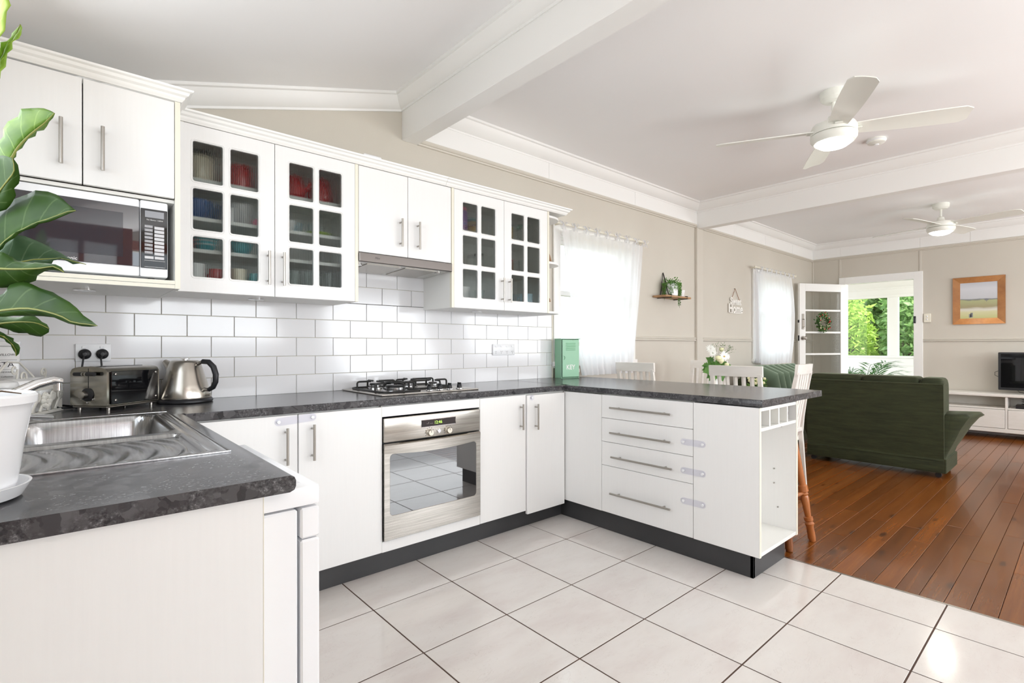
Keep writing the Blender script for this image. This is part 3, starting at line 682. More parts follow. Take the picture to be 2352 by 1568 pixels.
# mixer tap
tp = thing('mixer_tap', 'chrome mixer tap arching over the sink bowl', 'tap', (-.20, 1.98, ZT), world=True)
obj('tap_body', MB().lathe([(.030, 0), (.030, .008), (.024, .014), (.023, .075), (.020, .085), (0, .088)], (-.20, 1.98, ZT+.0005), 20), M_chrome, tp)
pts = [(-.19, 1.985, ZT+.06), (-.15, 2.0, ZT+.095), (-.10, 2.03, ZT+.128), (-.06, 2.055, ZT+.150), (-.025, 2.075, ZT+.160), (-.005, 2.087, ZT+.155)]
obj('spout', MB().tube(pts, [.017, .016, .0155, .0145, .0135, .011], 14), M_chrome, tp)
obj('aerator', MB().cyl((-.012, 2.083, ZT+.150), (-.012, 2.083, ZT+.128), .0105), M_chrome, tp)
obj('lever', MB().tube([(-.20, 1.98, ZT+.088), (-.16, 2.06, ZT+.07), (-.085, 2.17, ZT+.045), (-.030, 2.24, ZT+.03)], [.014, .010, .008, .010], 12), M_chrome, tp)
# ================================================================== OVEN, HOB, HOOD
ov = thing('oven', 'stainless steel built-in oven with dark glass door', 'oven', (1.49, 2.6, .176), world=True)
ox0, ox1 = 1.1935, 1.7935
obj('body', MB().box(ox0+.006, ox1-.006, FY+.014, 2.86, .182, .784), M_black, ov)
obj('control_panel', MB().rbox(ox0, ox1, FY-.012, FY+.012, .664, .786, .006, 2), M_steel, ov)
def roundhole(x0, x1, z0, z1, hx0, hx1, hz0, hz1, r, y0, y1, n=5, chamf=0.0, mb=None, sides=(0,1,2,3)):
    """flat plate x0..x1, z0..z1 between y0 (front) and y1 with one round-cornered opening"""
    mb = mb or MB()
    def loop(e):
        L = []
        for (cx, cz, a0) in ((hx1-r, hz1-r, 0), (hx0+r, hz1-r, PI/2), (hx0+r, hz0+r, PI), (hx1-r, hz0+r, 1.5*PI)):
            for k in range(n+1):
                a = a0 + PI/2*k/n; L.append((cx+(r+e)*math.cos(a), cz+(r+e)*math.sin(a)))
        return L
    A = loop(chamf); B = loop(0); K = len(A); O = [(x1, z1), (x0, z1), (x0, z0), (x1, z0)]
    vs = [(p, y0, q) for p, q in A] + [(p, y0+chamf, q) for p, q in B] + [(p, y1, q) for p, q in B] + [(p, y0, q) for p, q in O] + [(p, y1, q) for p, q in O]
    fs = []
    for i in range(K):
        j = (i+1) % K; fs += [(i, j, K+j, K+i), (K+i, K+j, 2*K+j, 2*K+i)]
        ci = i//(n+1); cj = j//(n+1)
        if ci == cj: fs += [(i, 3*K+ci, j), (2*K+i, 2*K+j, 3*K+4+ci)]
        else: fs += [(i, 3*K+ci, 3*K+cj, j), (2*K+i, 2*K+j, 3*K+4+cj, 3*K+4+ci)]
    for i in sides:        # 0 top, 1 left, 2 bottom, 3 right
        j = (i+1) % 4; fs.append((3*K+i, 3*K+4+i, 3*K+4+j, 3*K+j))
    return mb.add(vs, fs)
dd = obj('oven_door', roundhole(ox0, ox1, .178, .612, ox0+.032, ox1-.030, .298, .604, .018, FY-.014, FY+.010, chamf=.002), M_steel, ov)
gm = mat('oven_door_glass', (.012,.012,.013), .02, spec=1.0, coat=1); P_(gm).inputs['Coat Weight'].default_value = 0; P_(gm).inputs['IOR'].default_value = 1.85
obj('glass', MB().box(ox0+.03, ox1-.028, FY-.0125, FY-.006, .296, .606), gm, dd)
hp = [( .0 + ox0 + (ox1-ox0)*k/24, .612 + 0*k, .657) for k in range(25)]
hm = MB()
vs = []
for k in range(25):
    t = k/24; x_ = ox0+(ox1-ox0)*t; bow = .010*(1-(2*t-1)**2); zl = .607 - .006*0 - .010*(1-(2*t-1)**2)*-1 - .004
    zl = .600 + .016*(2*t-1)**2*0 + .0; zl = .612 - .018*(1-(2*t-1)**2)*-0 - .016*(1-(2*t-1)**2)
    for (yy, zq) in ((FY-.014-bow, zl), (FY-.016-bow, .650), (FY-.010, .658), (FY+.004, .658), (FY+.004, zl)): vs.append((x_, yy, zq))
fs = [(i*5+j, i*5+(j+1) % 5, (i+1)*5+(j+1) % 5, (i+1)*5+j) for i in range(24) for j in range(5)] + [(0,1,2,3,4), (124,123,122,121,120)]
obj('handle', MB().add(vs, fs), M_steel, dd)
obj('display', MB().rbox(1.407, 1.620, FY-.0145, FY-.011, .722, .757, .002), M_blackg, ov)
obj('display_rim', MB().tube([(1.405, FY-.013, .720), (1.622, FY-.013, .720), (1.622, FY-.013, .759), (1.405, FY-.013, .759)], .0016, 6, True), M_chrome, ov)
t_ = textmb('12:46', .023, .0002); t_.xf(Matrix.Translation((1.508, FY-.0150, .739)) @ FACE_Y); obj('clock_digits', t_, M_disp, ov)
t_ = textmb('. :  . .', .018, .0002); t_.xf(Matrix.Translation((1.455, FY-.0150, .741)) @ FACE_Y); obj('display_icons', t_, M_print, ov)
RY = Matrix.Rotation(PI/2, 4, 'X')
def knob(px_, pz_, r, h, parent, m_, y=FY-.012, name='knob'):
    k = obj(name, MB().lathe([(r*1.18, 0), (r*1.18, .003), (r, .006), (r*.95, h-.003), (r*.85, h), (0, h)], (px_, y, pz_), 24, RY), m_, parent); return k
M_champ = mat('champagne_metal', (.62,.57,.49), .3, metal=.8)
for kx in (1.455, 1.573): kk = knob(kx, .689, .0165, .020, ov, M_champ); obj('pointer', MB().box(kx-.0012, kx+.0012, FY-.0330, FY-.0318, .690, .702), M_dkprint, kk)
knob(1.513, .692, .0105, .008, ov, M_chrome, name='button')
tk = MB()
for kx in (1.455, 1.573):
    for a in range(-120, 121, 30):
        q = math.radians(a+90); tk.box(kx+.026*math.cos(q)-.0016, kx+.026*math.cos(q)+.0016, FY-.0128, FY-.0122, .689+.026*math.sin(q)-.0016, .689+.026*math.sin(q)+.0016)
obj('dial_marks', tk, M_dkprint, ov)['kind'] = 'stuff'
# hob
hb = thing('gas_hob', 'stainless steel gas hob with black cast iron trivets', 'hob', (1.555, 2.67, ZT), world=True)
HX0, HX1, HY0, HY1 = 1.238, 1.872, 2.425, 2.925
obj('hob_plate', MB().rbox(HX0, HX1, HY0, HY1, ZT+.0003, ZT+.0085, .004, 2), M_steel, hb)
HZ = ZT+.0085
for (bx, by, br) in ((1.395, 2.575, .062), (1.385, 2.80, .036), (1.625, 2.82, .046), (1.70, 2.665, .030)):
    b_ = obj('burner', MB().lathe([(br*1.15, 0), (br*1.12, .008), (br, .012), (br, .024), (br*.92, .026), (br*.3, .026), (0, .026)], (bx, by, HZ), 28), M_steelh, hb)
    obj('burner_cap', MB().lathe([(br*.84, .026), (br*.86, .030), (br*.80, .034), (0, .0345)], (bx, by, HZ), 24), M_iron, b_)
    if br > .05:
        pt = MB()
        for k in range(40):
            a = 2*PI*k/40; pt.cyl((bx+br*.995*math.cos(a), by+br*.995*math.sin(a), HZ+.014), (bx+br*.995*math.cos(a), by+br*.995*math.sin(a), HZ+.021), .0012, n=5)
        obj('flame_ports', pt, M_black, b_)['kind'] = 'stuff'
def loop_rr(x0, x1, y0, y1, r, z, n=6):
    L = []
    for (cx, cy, a0) in ((x1-r, y1-r, 0), (x0+r, y1-r, PI/2), (x0+r, y0+r, PI), (x1-r, y0+r, 1.5*PI)):
        for k in range(n+1): a = a0+PI/2*k/n; L.append((cx+r*math.cos(a), cy+r*math.sin(a), z))
    return L
def trivet(x0, x1, y0, y1, cs):
    mb = MB().tube(loop_rr(x0, x1, y0, y1, .045, HZ+.006), .0055, 8, True)
    zt = HZ+.047
    for (cx, cy) in cs:
        for (ex, ey) in ((x0, cy), (x1, cy), (cx, y0 if cy < (y0+y1)/2 else y1), (cx-.0, (y0+y1)/2)):
            dx, dy = ex-cx, ey-cy; L = math.hypot(dx, dy); ux, uy = dx/L, dy/L
            q = [(ex, ey, HZ+.006), (ex, ey, zt-.010), (ex-ux*.004, ey-uy*.004, zt-.003), (ex-ux*.012, ey-uy*.012, zt), (cx+ux*.026, cy+uy*.026, zt)]
            mb.tube(q, .0055, 8)
    return mb
obj('trivet', trivet(1.275, 1.515, 2.475, 2.895, ((1.395, 2.575), (1.385, 2.80))), M_iron, hb)
obj('trivet', trivet(1.535, 1.80, 2.585, 2.895, ((1.625, 2.82), (1.70, 2.665))), M_iron, hb)
obj('wok_ring', MB().tube([(1.395+.052*math.cos(2*PI*k/28), 2.575+.052*math.sin(2*PI*k/28), HZ+.052) for k in range(28)], .0045, 8, True), M_iron, hb)
for kx in (1.575, 1.645, 1.715, 1.785):
    k_ = obj('knob', MB().lathe([(.0195, 0), (.0195, .004), (.017, .006), (.015, .007), (.0135, .024), (0, .026)], (kx, 2.505, HZ), 20), M_black, hb)
    obj('knob_ring', MB().lathe([(.0225, 0), (.0225, .0035), (.019, .0045), (.019, 0)], (kx, 2.505, HZ), 20), M_chrome, k_)
    obj('grip', MB().rbox(kx-.0035, kx+.0035, 2.488, 2.522, HZ+.015, HZ+.036, .002), M_black, k_)
# hood
CY0 = 2.61
hd = thing('range_hood', 'slim stainless steel range hood under the plain cupboards', 'range hood', (1.5, 2.78, 1.60), world=True)
obj('front_strip', MB().rbox(1.197, 1.800, 2.598, 2.616, 1.603, 1.653, .003), mat('dark_hood_steel', (.17,.152,.142), .3, metal=1), hd)
M_hoodu = mat('pale_metal_underside', (.62,.62,.60), .35, metal=.5)
obj('hood_body', MB().prism([(2.616, 1.608), (2.616, 1.652), (2.934, 1.652), (2.934, 1.592)], 0, 1.199, 1.798), M_hoodu, hd)
for (a, b) in ((1.27, 1.48), (1.51, 1.72)): obj('filter', MB().add([(a, 2.66, 1.6055), (b, 2.66, 1.6055), (b, 2.90, 1.5940), (a, 2.90, 1.5940), (a, 2.66, 1.6015), (b, 2.66, 1.6015), (b, 2.90, 1.5900), (a, 2.90, 1.5900)], [(0,1,2,3),(7,6,5,4),(0,4,5,1),(1,5,6,2),(2,6,7,3),(3,7,4,0)]), M_satin, hd)
for a in (1.235, 1.757): obj('hood_lamp', MB().cyl((a, 2.70, 1.6055), (a, 2.70, 1.598), .022, n=20), M_chrome, hd)
t_ = textmb('Mini', .017, .0002, shear=.4); t_.xf(Matrix.Translation((1.30, 2.5975, 1.629)) @ FACE_Y); obj('lettering', t_, M_dkprint, hd)
# ================================================================== WALL CABINETS
Z0, Z1 = 1.385, 2.124
RIBP = .0083
_pane = {}
def pane_me(wd, ht):
    k = (round(wd, 3), round(ht, 3))
    if k not in _pane:
        n = max(4, round(wd/RIBP))
        g = MB().grid(lambda u, v: (u*wd, -.0034*abs(math.cos(PI*n*u)), v*ht), n*8, 1)
        g.join(MB().grid(lambda u, v: (wd-u*wd, .003, v*ht), 1, 1)); _pane[k] = mesh_of(g, 'pane', 50, False, False)
    return _pane[k]
def glassdoor(x0, x1, parent, xs, hx, label=None):
    """xs: ((a,b),(c,d)) openings; three rows"""
    zs = ((1.454, 1.632), (1.664, 1.844), (1.876, 2.052))
    mb = MB(); a_, b_ = x0+.0012, x1-.0012; xm = (xs[0][1]+xs[1][0])/2; zm = [Z0+.001, 1.648, 1.860, Z1-.001]
    for i, (xa, xb) in enumerate(((a_, xm), (xm, b_))):
        for j in range(3):
            roundhole(xa, xb, zm[j], zm[j+1], xs[i][0], xs[i][1], zs[j][0], zs[j][1], .008, CY0, CY0+.018, 5, .003, mb, [k for k, on in ((0, j == 2), (1, i == 0), (2, j == 0), (3, i == 1)) if on])
    # keep only the outer faces closed: inner joints meet exactly
    d = obj('door', mb, M_lam, parent)
    rim = MB()
    for (xa, xb) in xs:
        for (za, zb) in zs:
            L = [(p, CY0-.0002, q) for (p, q, _) in [(v[0], v[1], 0) for v in loop_rr(xa-.007, xb+.007, za-.007, zb+.007, .014, 0, 5)]]
            rim.tube(L, .0018, 6, True)
    obj('moulding', rim, M_lam, d)
    for (xa, xb) in xs:
        for (za, zb) in zs:
            o = link('pane', pane_me(xb-xa+.012, zb-za+.012), M_reed, d); o.location = (xa-.006, CY0+.008, za-.006)
    handle((hx, CY0, 1.600), (hx, CY0, 1.439), NY, d)
    return d
def carcass(x0, x1, y0, z0, z1, parent, shelves=(), open_top=False):
    t = .016
    sides = [(x0, x0+t), (x1-t, x1)]
    for a, b in sides: obj('side_panel', MB().box(a, b, y0, YB-.001, z0, z1), M_carc, parent)
    obj('base_panel', MB().box(x0+t, x1-t, y0+.001, YB-.001, z0, z0+t), M_carc, parent)
    obj('top_panel', MB().box(x0+t, x1-t, y0+.001, YB-.001, z1-t, z1), M_carc, parent)
    obj('back_panel', MB().box(x0+t, x1-t, YB-.006, YB-.002, z0+t, z1-t), M_carc, parent)
    for s_ in shelves: obj('shelf', MB().box(x0+t+.001, x1-t-.001, y0+.030, YB-.007, s_-.008, s_+.008), M_carc, parent)
c1 = thing('wall_cabinet', 'white wall cabinet with reeded glass doors between microwave and hood', 'cabinet', (.78, 2.78, 1.385), world=True)
SH1 = (1.578, 1.722, 1.897)
carcass(.3555, 1.194, CY0+.020, Z0, Z1, c1, SH1)
obj('edge_strip', MB().box(1.178, 1.195, CY0-.001, CY0+.020, Z0, Z1), M_cream, c1)
glassdoor(.372, .7695, c1, ((.430, .547), (.579, .697)), .738)
glassdoor(.7705, 1.178, c1, ((.839, .956), (.986, 1.104)), .805)
c2 = thing('wall_cabinet', 'plain white two-door cupboard above the range hood', 'cabinet', (1.5, 2.78, 1.655), world=True)
obj('body', MB().box(1.196, 1.802, CY0+.020, YB-.001, 1.656, Z1), M_carc, c2)
d = doorx(1.197, 1.497, 1.656, Z1, CY0, c2); handle((1.447, CY0, 1.870), (1.447, CY0, 1.711), NY, d)
d = doorx(1.498, 1.800, 1.656, Z1, CY0, c2); handle((1.561, CY0, 1.868), (1.561, CY0, 1.709), NY, d)
c3 = thing('wall_cabinet', 'white wall cabinet with reeded glass doors right of the hood', 'cabinet', (2.24, 2.78, 1.385), world=True)
carcass(1.804, 2.660, CY0+.020, Z0, Z1, c3, (1.655, 1.885))
obj('edge_strip', MB().box(1.803, 1.820, CY0-.001, CY0+.020, Z0, Z1), M_cream, c3); obj('edge_strip', MB().box(2.644, 2.661, CY0-.001, CY0+.020, Z0, Z1), M_cream, c3)
glassdoor(1.821, 2.2295, c3, ((1.891, 2.006), (2.038, 2.155)), 2.206)
glassdoor(2.2305, 2.643, c3, ((2.299, 2.414), (2.447, 2.566)), 2.271)
# open end shelf
es = thing('corner_shelf', 'white open end shelf with rounded boards beside the curtain', 'shelf', (2.75, 2.78, 1.385), world=True)
def qboard(z0, z1, x1=2.845):
    pts = [(2.662, YB-.002), (2.662, CY0+.004)] + [(2.70+(x1-2.70)*math.sin(a), CY0+.13-.126*math.cos(a)) for a in [PI/2*k/8 for k in range(9)]] + [(x1, YB-.002)]
    return MB().prism(pts, 2, z0, z1)
obj('shelf', qboard(1.385, 1.400), M_lam, es); obj('shelf', qboard(1.748, 1.764), M_lam, es); obj('shelf', qboard(2.085, 2.100), M_lam, es)
obj('side_panel', MB().box(2.6612, 2.6618, CY0+.01, YB-.002, 1.40, 2.09), M_carc, es)
# microwave cabinet
MY = 2.42
mc = thing('wall_cabinet', 'deeper white wall cabinet with an open microwave niche', 'cabinet', (.05, 2.68, 1.376), world=True)
obj('side_panel', MB().rbox(.337, .354, MY, YB-.001, 1.376, 2.124, .001), M_carc, mc); obj('side_panel', MB().box(XL+.001, -.233, MY+.002, YB-.001, 1.376, 2.124), M_carc, mc)
obj('base_panel', MB().rbox(-.232, .3365, MY, YB-.001, 1.376, 1.3915, .001), M_carc, mc); obj('niche_board', MB().rbox(-.232, .3365, MY, YB-.002, 1.3925, 1.408, .001), M_carc, mc)
obj('divider', MB().box(-.232, .3365, MY+.02, YB-.001, 1.720, 1.733), M_carc, mc); obj('top_panel', MB().box(-.232, .3365, MY+.02, YB-.001, 2.108, 2.124), M_carc, mc)
obj('back_panel', MB().box(-.232, .3365, YB-.007, YB-.003, 1.41, 2.105), M_carc, mc)
obj('edge_strip', MB().box(.3365, .3545, MY-.001, MY+.0005, 1.376, 2.124), M_cream, mc); obj('edge_strip', MB().box(-.232, .336, MY-.001, MY+.0005, 1.377, 1.3905), M_cream, mc); obj('edge_strip', MB().box(-.232, .336, MY-.001, MY+.0005, 1.393, 1.4075), M_cream, mc)
d = doorx(-.232, .0535, 1.735, 2.122, MY, mc); handle((-.005, MY, 1.952), (-.005, MY, 1.790), NY, d, inset=.015)
d = doorx(.0545, .336, 1.735, 2.122, MY, mc); handle((.110, MY, 1.951), (.110, MY, 1.790), NY, d, inset=.015)
# cornice mouldings on the cabinets
KP = [(0,0),(.006,0),(.010,.006),(.014,.010),(.016,.018),(.026,.024),(.030,.034),(.040,.038),(.042,.045),(0,.045)]
k1 = MB()
def corn_x(y, x0, x1, z=2.124, m0=0, m1=0):
    """moulding along x in front of y, mitred outward at its ends by m0/m1 (0 or 1)"""
    vs = []
    for e, (xx, mm) in enumerate(((x0, -m0), (x1, m1))):
        for p, h in KP: vs.append((xx + mm*p, y-p, z+h))
    n = len(KP); return MB().add(vs, [(k, (k+1) % n, n+(k+1) % n, n+k) for k in range(n)] + [tuple(range(n))[::-1], tuple(range(n, 2*n))])
def corn_y(x, y0, y1, z=2.124, m0=0):
    vs = []
    for (yy, mm) in ((y0, -m0), (y1, 0)):
        for p, h in KP: vs.append((x+p, yy + mm*p, z+h))
    n = len(KP); return MB().add(vs, [(k, (k+1) % n, n+(k+1) % n, n+k) for k in range(n)] + [tuple(range(n))[::-1], tuple(range(n, 2*n))])
cn = thing('cabinet_cornice', 'white stepped moulding along the top of the microwave cabinet', 'moulding', (.05, 2.5, 2.125), world=True)
obj('front_moulding', corn_x(MY, XL, .354, 2.125, 0, 1), M_trim, cn); obj('return_moulding', corn_y(.354, MY, YB, 2.125, 1), M_trim, cn)
cn = thing('cabinet_cornice', 'long white stepped moulding along the tops of the lower-set wall cabinets', 'moulding', (1.6, 2.7, 2.125), world=True)
obj('front_moulding', corn_x(CY0, .355, 1.755, 2.125), M_trim, cn); obj('front_moulding', corn_x(CY0, 1.7562, 2.830, 2.125, 0, 1), M_trim, cn); obj('return_moulding', corn_y(2.830, CY0, YB-.001, 2.125, 1), M_trim, cn)
obj('top_board', MB().box(.40, 2.829, CY0+.001, YB-.001, 2.1255, 2.135), M_trim, cn)
# under-cabinet lights
for i, (px_, py_, z_, lab) in enumerate(((.065, 2.68, 1.376, 'round recessed light under the microwave cabinet'), (.73, 2.78, 1.385, 'round recessed light under the large glass-door cabinet'), (2.13, 2.78, 1.385, 'round recessed light under the glass cabinet right of the hood'))):
    L = thing('cabinet_light', lab, 'light', (px_, py_, z_-.006), group='round lights under the wall cabinets')
    obj('ring', MB().lathe([(.026, .0055), (.036, .0055), (.036, .001), (.031, 0), (.026, .002), (.026, .0055)], (0,0,0), 28), M_chrome, L)
    obj('lens', MB().cyl((0,0,.0054), (0,0,.002), .0255, n=24), M_whitep, L)
# white box on top of the cabinets
bxx = thing('junction_box', 'small white box with two round knobs on top of the wall cabinets', 'box', (1.31, 2.70, 2.1355))
obj('case', MB().rbox(-.055, .055, -.03, .03, 0, .085, .004), M_whitep, bxx)
for a in (-.025, .025): obj('knob', MB().lathe([(.010, 0), (.009, .007), (0, .008)], (a, -.03, .055), 14, RY), M_whitep, bxx)
# ------------------------------------------------------------------ microwave
mw = thing('microwave', 'white microwave oven with mirror-dark door in the cabinet niche', 'microwave', (.06, 2.66, 1.4085), world=True)
mx0, mx1, mz0, mz1, my = -.205, .316, 1.418, 1.717, 2.44
obj('case', MB().rbox(mx0, mx1, my+.022, 2.86, mz0, mz1-.004, .006, 2), M_whitep, mw)
dd = obj('door', MB().rbox(mx0, .2235, my, my+.0215, mz0, mz1, .007, 2), M_white, mw)
mg = mat('microwave_door_glass', (.02,.022,.03), .02, spec=1.0, coat=1); P_(mg).inputs['Coat Weight'].default_value = 0; P_(mg).inputs['IOR'].default_value = 1.6
obj('window', MB().rbox(mx0+.02, .2225, my-.0035, my+.001, 1.455, 1.686, .001), mg, dd)
M_mesh = mat('grey_mesh_screen', (.030,.033,.042), .03, ior=1.6)
obj('mesh_screen', MB().rbox(mx0+.07, .172, my-.0041, my-.0034, 1.487, 1.655, .0002), M_mesh, dd)
t_ = textmb('Panasonic', .017, .0003); t_.xf(Matrix.Translation((.006, my-.0045, 1.466)) @ FACE_Y); obj('lettering', t_, M_print, dd)
cp = obj('control_panel', MB().rbox(.2245, mx1, my, my+.0215, mz0, mz1, .007, 2), M_white, mw)
obj('panel_face', MB().rbox(.2275, mx1-.003, my-.0035, my+.001, 1.452, 1.684, .001), M_blackg, cp)
obj('display', MB().rbox(.240, .302, my-.0045, my-.003, 1.650, 1.676, .001), mat('grey_display', (.30,.31,.34), .1), cp)
bt = MB()
for r_ in range(8):
    z_ = 1.620 - r_*.0145; bt.rbox(.239, .265, my-.0048, my-.003, z_-.0105, z_, .0005); 
obj('button_column', bt, mat('grey_buttons', (.33,.33,.35), .3), cp)['kind'] = 'stuff'
bt = MB()
for r_ in range(8):
    z_ = 1.617 - r_*.0145; bt.rbox(.2705, .3025, my-.0048, my-.003, z_-.0115, z_, .0005)
bt.rbox(.239, .268, my-.0048, my-.003, 1.4885, 1.499, .0005).rbox(.2715, .3025, my-.0048, my-.003, 1.4885, 1.499, .0005)
obj('button_column', bt, mat('silver_buttons', (.62,.62,.64), .3), cp)['kind'] = 'stuff'
obj('button_outline', MB().tube([(.238, my-.004, 1.457), (.305, my-.004, 1.457), (.305, my-.004, 1.482), (.238, my-.004, 1.482)], .0008, 5, True), M_print, cp)
t_ = textmb('The Genius 1100W', .0068, .0002, shear=.2); t_.xf(Matrix.Translation((.271, my-.0042, 1.641)) @ FACE_Y); obj('lettering', t_, M_print, cp)
labels = ['Micro Power', 'Quick 30', 'Defrost', 'Turbo Defrost', 'Memory', 'Delay', 'Timer', 'Clock']
lt = MB()
for r_, s_ in enumerate(labels): lt.join(textmb(s_, .0046, .0001).xf(Matrix.Translation((.252, my-.0050, 1.6145-r_*.0145)) @ FACE_Y))
lt.join(textmb('Stop/Reset', .0046, .0001).xf(Matrix.Translation((.2535, my-.0050, 1.4938)) @ FACE_Y)).join(textmb('Start', .0046, .0001).xf(Matrix.Translation((.287, my-.0050, 1.4938)) @ FACE_Y))
obj('lettering', lt, M_print, cp)['kind'] = 'stuff'
for a in (mx0+.05, mx1-.05): obj('foot', MB().cyl((a, my+.05, 1.4085), (a, my+.05, 1.4185), .012), M_black, mw)
# ================================================================== CROCKERY BEHIND THE REEDED GLASS
def vessel(name, label, cat, loc, kind, r, h, m_, grp, handle_dir=None, band=None):
    t = thing(name, label, cat, loc, handle_dir or 0, grp)
    w_ = .003
    if kind == 'bowl': prof = [(r*.45, 0), (r*.5, .002), (r*.8, h*.4), (r, h), (r-w_, h), (r*.78, h*.42), (r*.45, .007), (0, .006)]
    elif kind == 'mug': prof = [(r*.92, 0), (r, .004), (r, h), (r-w_, h), (r-w_, .006), (0, .006)]
    elif kind == 'pot': prof = [(r*.7, 0), (r*.95, h*.15), (r, h*.5), (r*.8, h*.9), (r*.72, h), (r*.68, h), (r*.6, .02), (0, .015)]
    elif kind == 'plate': prof = [(r*.5, 0), (r*.6, .002), (r, h), (r-.001, h+.003), (r*.6, .006), (0, .005)]
    elif kind == 'jar': prof = [(r*.95, 0), (r, .005), (r, h*.8), (r*.85, h*.86), (r*.85, h*.87), (0, h*.871)]
    elif kind == 'glass': prof = [(r*.75, 0), (r, h), (r-.002, h), (r*.72, .008), (0, .008)]
    obj('vessel' if kind != 'plate' else 'dish', MB().lathe(prof, (0,0,0), 24), m_, t)
    if kind in ('mug', 'pot') :
        obj('handle', MB().tube([(r*.9, 0, h*.82), (r*1.35, 0, h*.78), (r*1.5, 0, h*.5), (r*1.3, 0, h*.24), (r*.92, 0, h*.2)], .0045, 8), m_, t)
    if kind == 'pot':
        obj('lid', MB().lathe([(r*.72, h), (r*.6, h+.015), (r*.12, h+.022), (r*.12, h+.032), (0, h+.038)], (0,0,0), 20), m_, t)
        if band is not False: obj('spout', MB().tube([(-r*.85, 0, h*.4), (-r*1.3, 0, h*.6), (-r*1.5, 0, h*.85)], [.014, .009, .006], 10), m_, t)
    if kind == 'jar': obj('lid', MB().lathe([(r*.9, h*.87), (r*.9, h), (0, h+.001)], (0,0,0), 20), band or M_steel, t)
    if kind == 'bowl' and band is not None:
        st = MB()
        for f_ in (.35, .55, .75, .92):
            rr_ = r*.80+(r*.20)*max(0, (f_-.4)/.6) if f_ >= .4 else r*.78
            st.lathe([(rr_+.0006, h*f_-.002), (rr_+.0012, h*f_), (rr_+.0006, h*f_+.002)], (0,0,0), 24)
        obj('stripe', st, band, t)['kind'] = 'stuff'
    return t
g1, g2, g3 = 'crockery in the large glass-door cabinet', 'jars and cups in the glass cabinet right of the hood', 'clear glasses on the bottom board'
s0, s1, s2, s3 = Z0+.0165, 1.5865, 1.7305, 1.9055
CW = [('canister', 'tall cream canister behind the top left pane', 'canister', (.485, 2.77, s3), 'jar', .062, .150, M_creamc, M_black),
 ('canister', 'squat blue canister in front of the tall cream canister', 'canister', (.405, 2.70, s3), 'jar', .018, .06, M_blue, M_blue),
 ('cooking_pot', 'red pot behind the second pane of the top row', 'pot', (.655, 2.75, s3), 'jar', .058, .115, M_red, M_red),
 ('teapot', 'glossy red teapot behind the top row of the second door', 'teapot', (.905, 2.74, s3), 'pot', .062, .105, M_red, None),
 ('jug', 'red jug with big handle beside the red teapot', 'jug', (1.06, 2.76, s3), 'pot', .055, .125, M_red, False),
 ('mug', 'white mug left of the red teapot', 'mug', (.815, 2.70, s3), 'mug', .030, .06, M_cer, None),
 ('bowl', 'deep blue bowl behind the middle left pane', 'bowl', (.462, 2.74, s2), 'bowl', .075, .085, M_blue, None),
 ('mixing_bowl', 'tall blue bowl beside the deep blue bowl', 'bowl', (.548, 2.875, s2), 'bowl', .055, .11, M_blue, None),
 ('bowl', 'large white bowl on the middle shelf of the first glass door', 'bowl', (.665, 2.77, s2), 'bowl', .068, .105, M_cer, None),
 ('tub', 'small pink tub in front of the large white bowl', 'tub', (.712, 2.665, s2), 'mug', .016, .028, M_pink, None),
 ('mug', 'white patterned mug with yellow between blue and white bowls', 'mug', (.592, 2.67, s2), 'mug', .014, .065, M_cer, None),
 ('bowl', 'turquoise and white striped bowl on the lower shelf', 'bowl', (.500, 2.73, s1), 'bowl', .060, .085, M_teal, M_cer),
 ('plate_rack', 'dark red mug beside the striped bowl', 'mug', (.420, 2.72, s1), 'mug', .022, .085, M_red, None),
 ('bowl', 'plain teal bowl right of the striped bowl', 'bowl', (.655, 2.73, s1), 'bowl', .058, .085, M_teal, None),
 ('mug', 'white mug on the bottom board at the far left', 'mug', (.452, 2.682, s0), 'mug', .040, .118, M_cer, None),
 ('mug', 'red and white mug beside the white mug on the bottom board', 'mug', (.535, 2.68, s0), 'mug', .030, .100, M_red, None),
 ('mug', 'cream mug on the bottom board behind the second pane', 'mug', (.628, 2.685, s0), 'mug', .037, .110, M_creamc, None),
 ('mug', 'teal mug right of the cream mug on the bottom board', 'mug', (.705, 2.68, s0), 'mug', .026, .095, M_teal, None),
 ('cup', 'white cup on the middle shelf of the second door', 'cup', (.868, 2.71, s2), 'bowl', .036, .055, M_cer, None),
 ('cup', 'pale blue cup beside the white cup', 'cup', (.945, 2.83, s2), 'bowl', .036, .075, M_lblue, None),
 ('plate', 'lime green plate lying under small glasses', 'plate', (1.025, 2.73, s2), 'plate', .072, .012, M_lime, None)]
for n_, l_, c_, p_, k_, r_, h_, m_, b_ in CW:
    vessel(n_ if n_ != 'plate_rack' else 'mug', l_, c_, p_, k_, r_, h_, m_, g1, 2.3, b_)
for i, (x_, y_) in enumerate(((.985, 2.72), (1.045, 2.74))): vessel('sherry_glass', ('left' if i == 0 else 'right') + ' of two small glasses standing on the lime green plate', 'glass', (x_, y_, s2+.006), 'glass', .020, .05, M_tumbler, g1)
for i, x_ in enumerate((.85, .905, .96, 1.015, 1.07)):
    vessel('tumbler', ('first', 'second', 'third', 'fourth', 'fifth')[i] + ' clear tumbler from the handle side on the bottom board', 'glass', (x_, 2.69+.02*(i % 2), s0), 'glass', .025, .135, M_tumbler, g3)
q0, q1, q2 = Z0+.0165, 1.6635, 1.8935
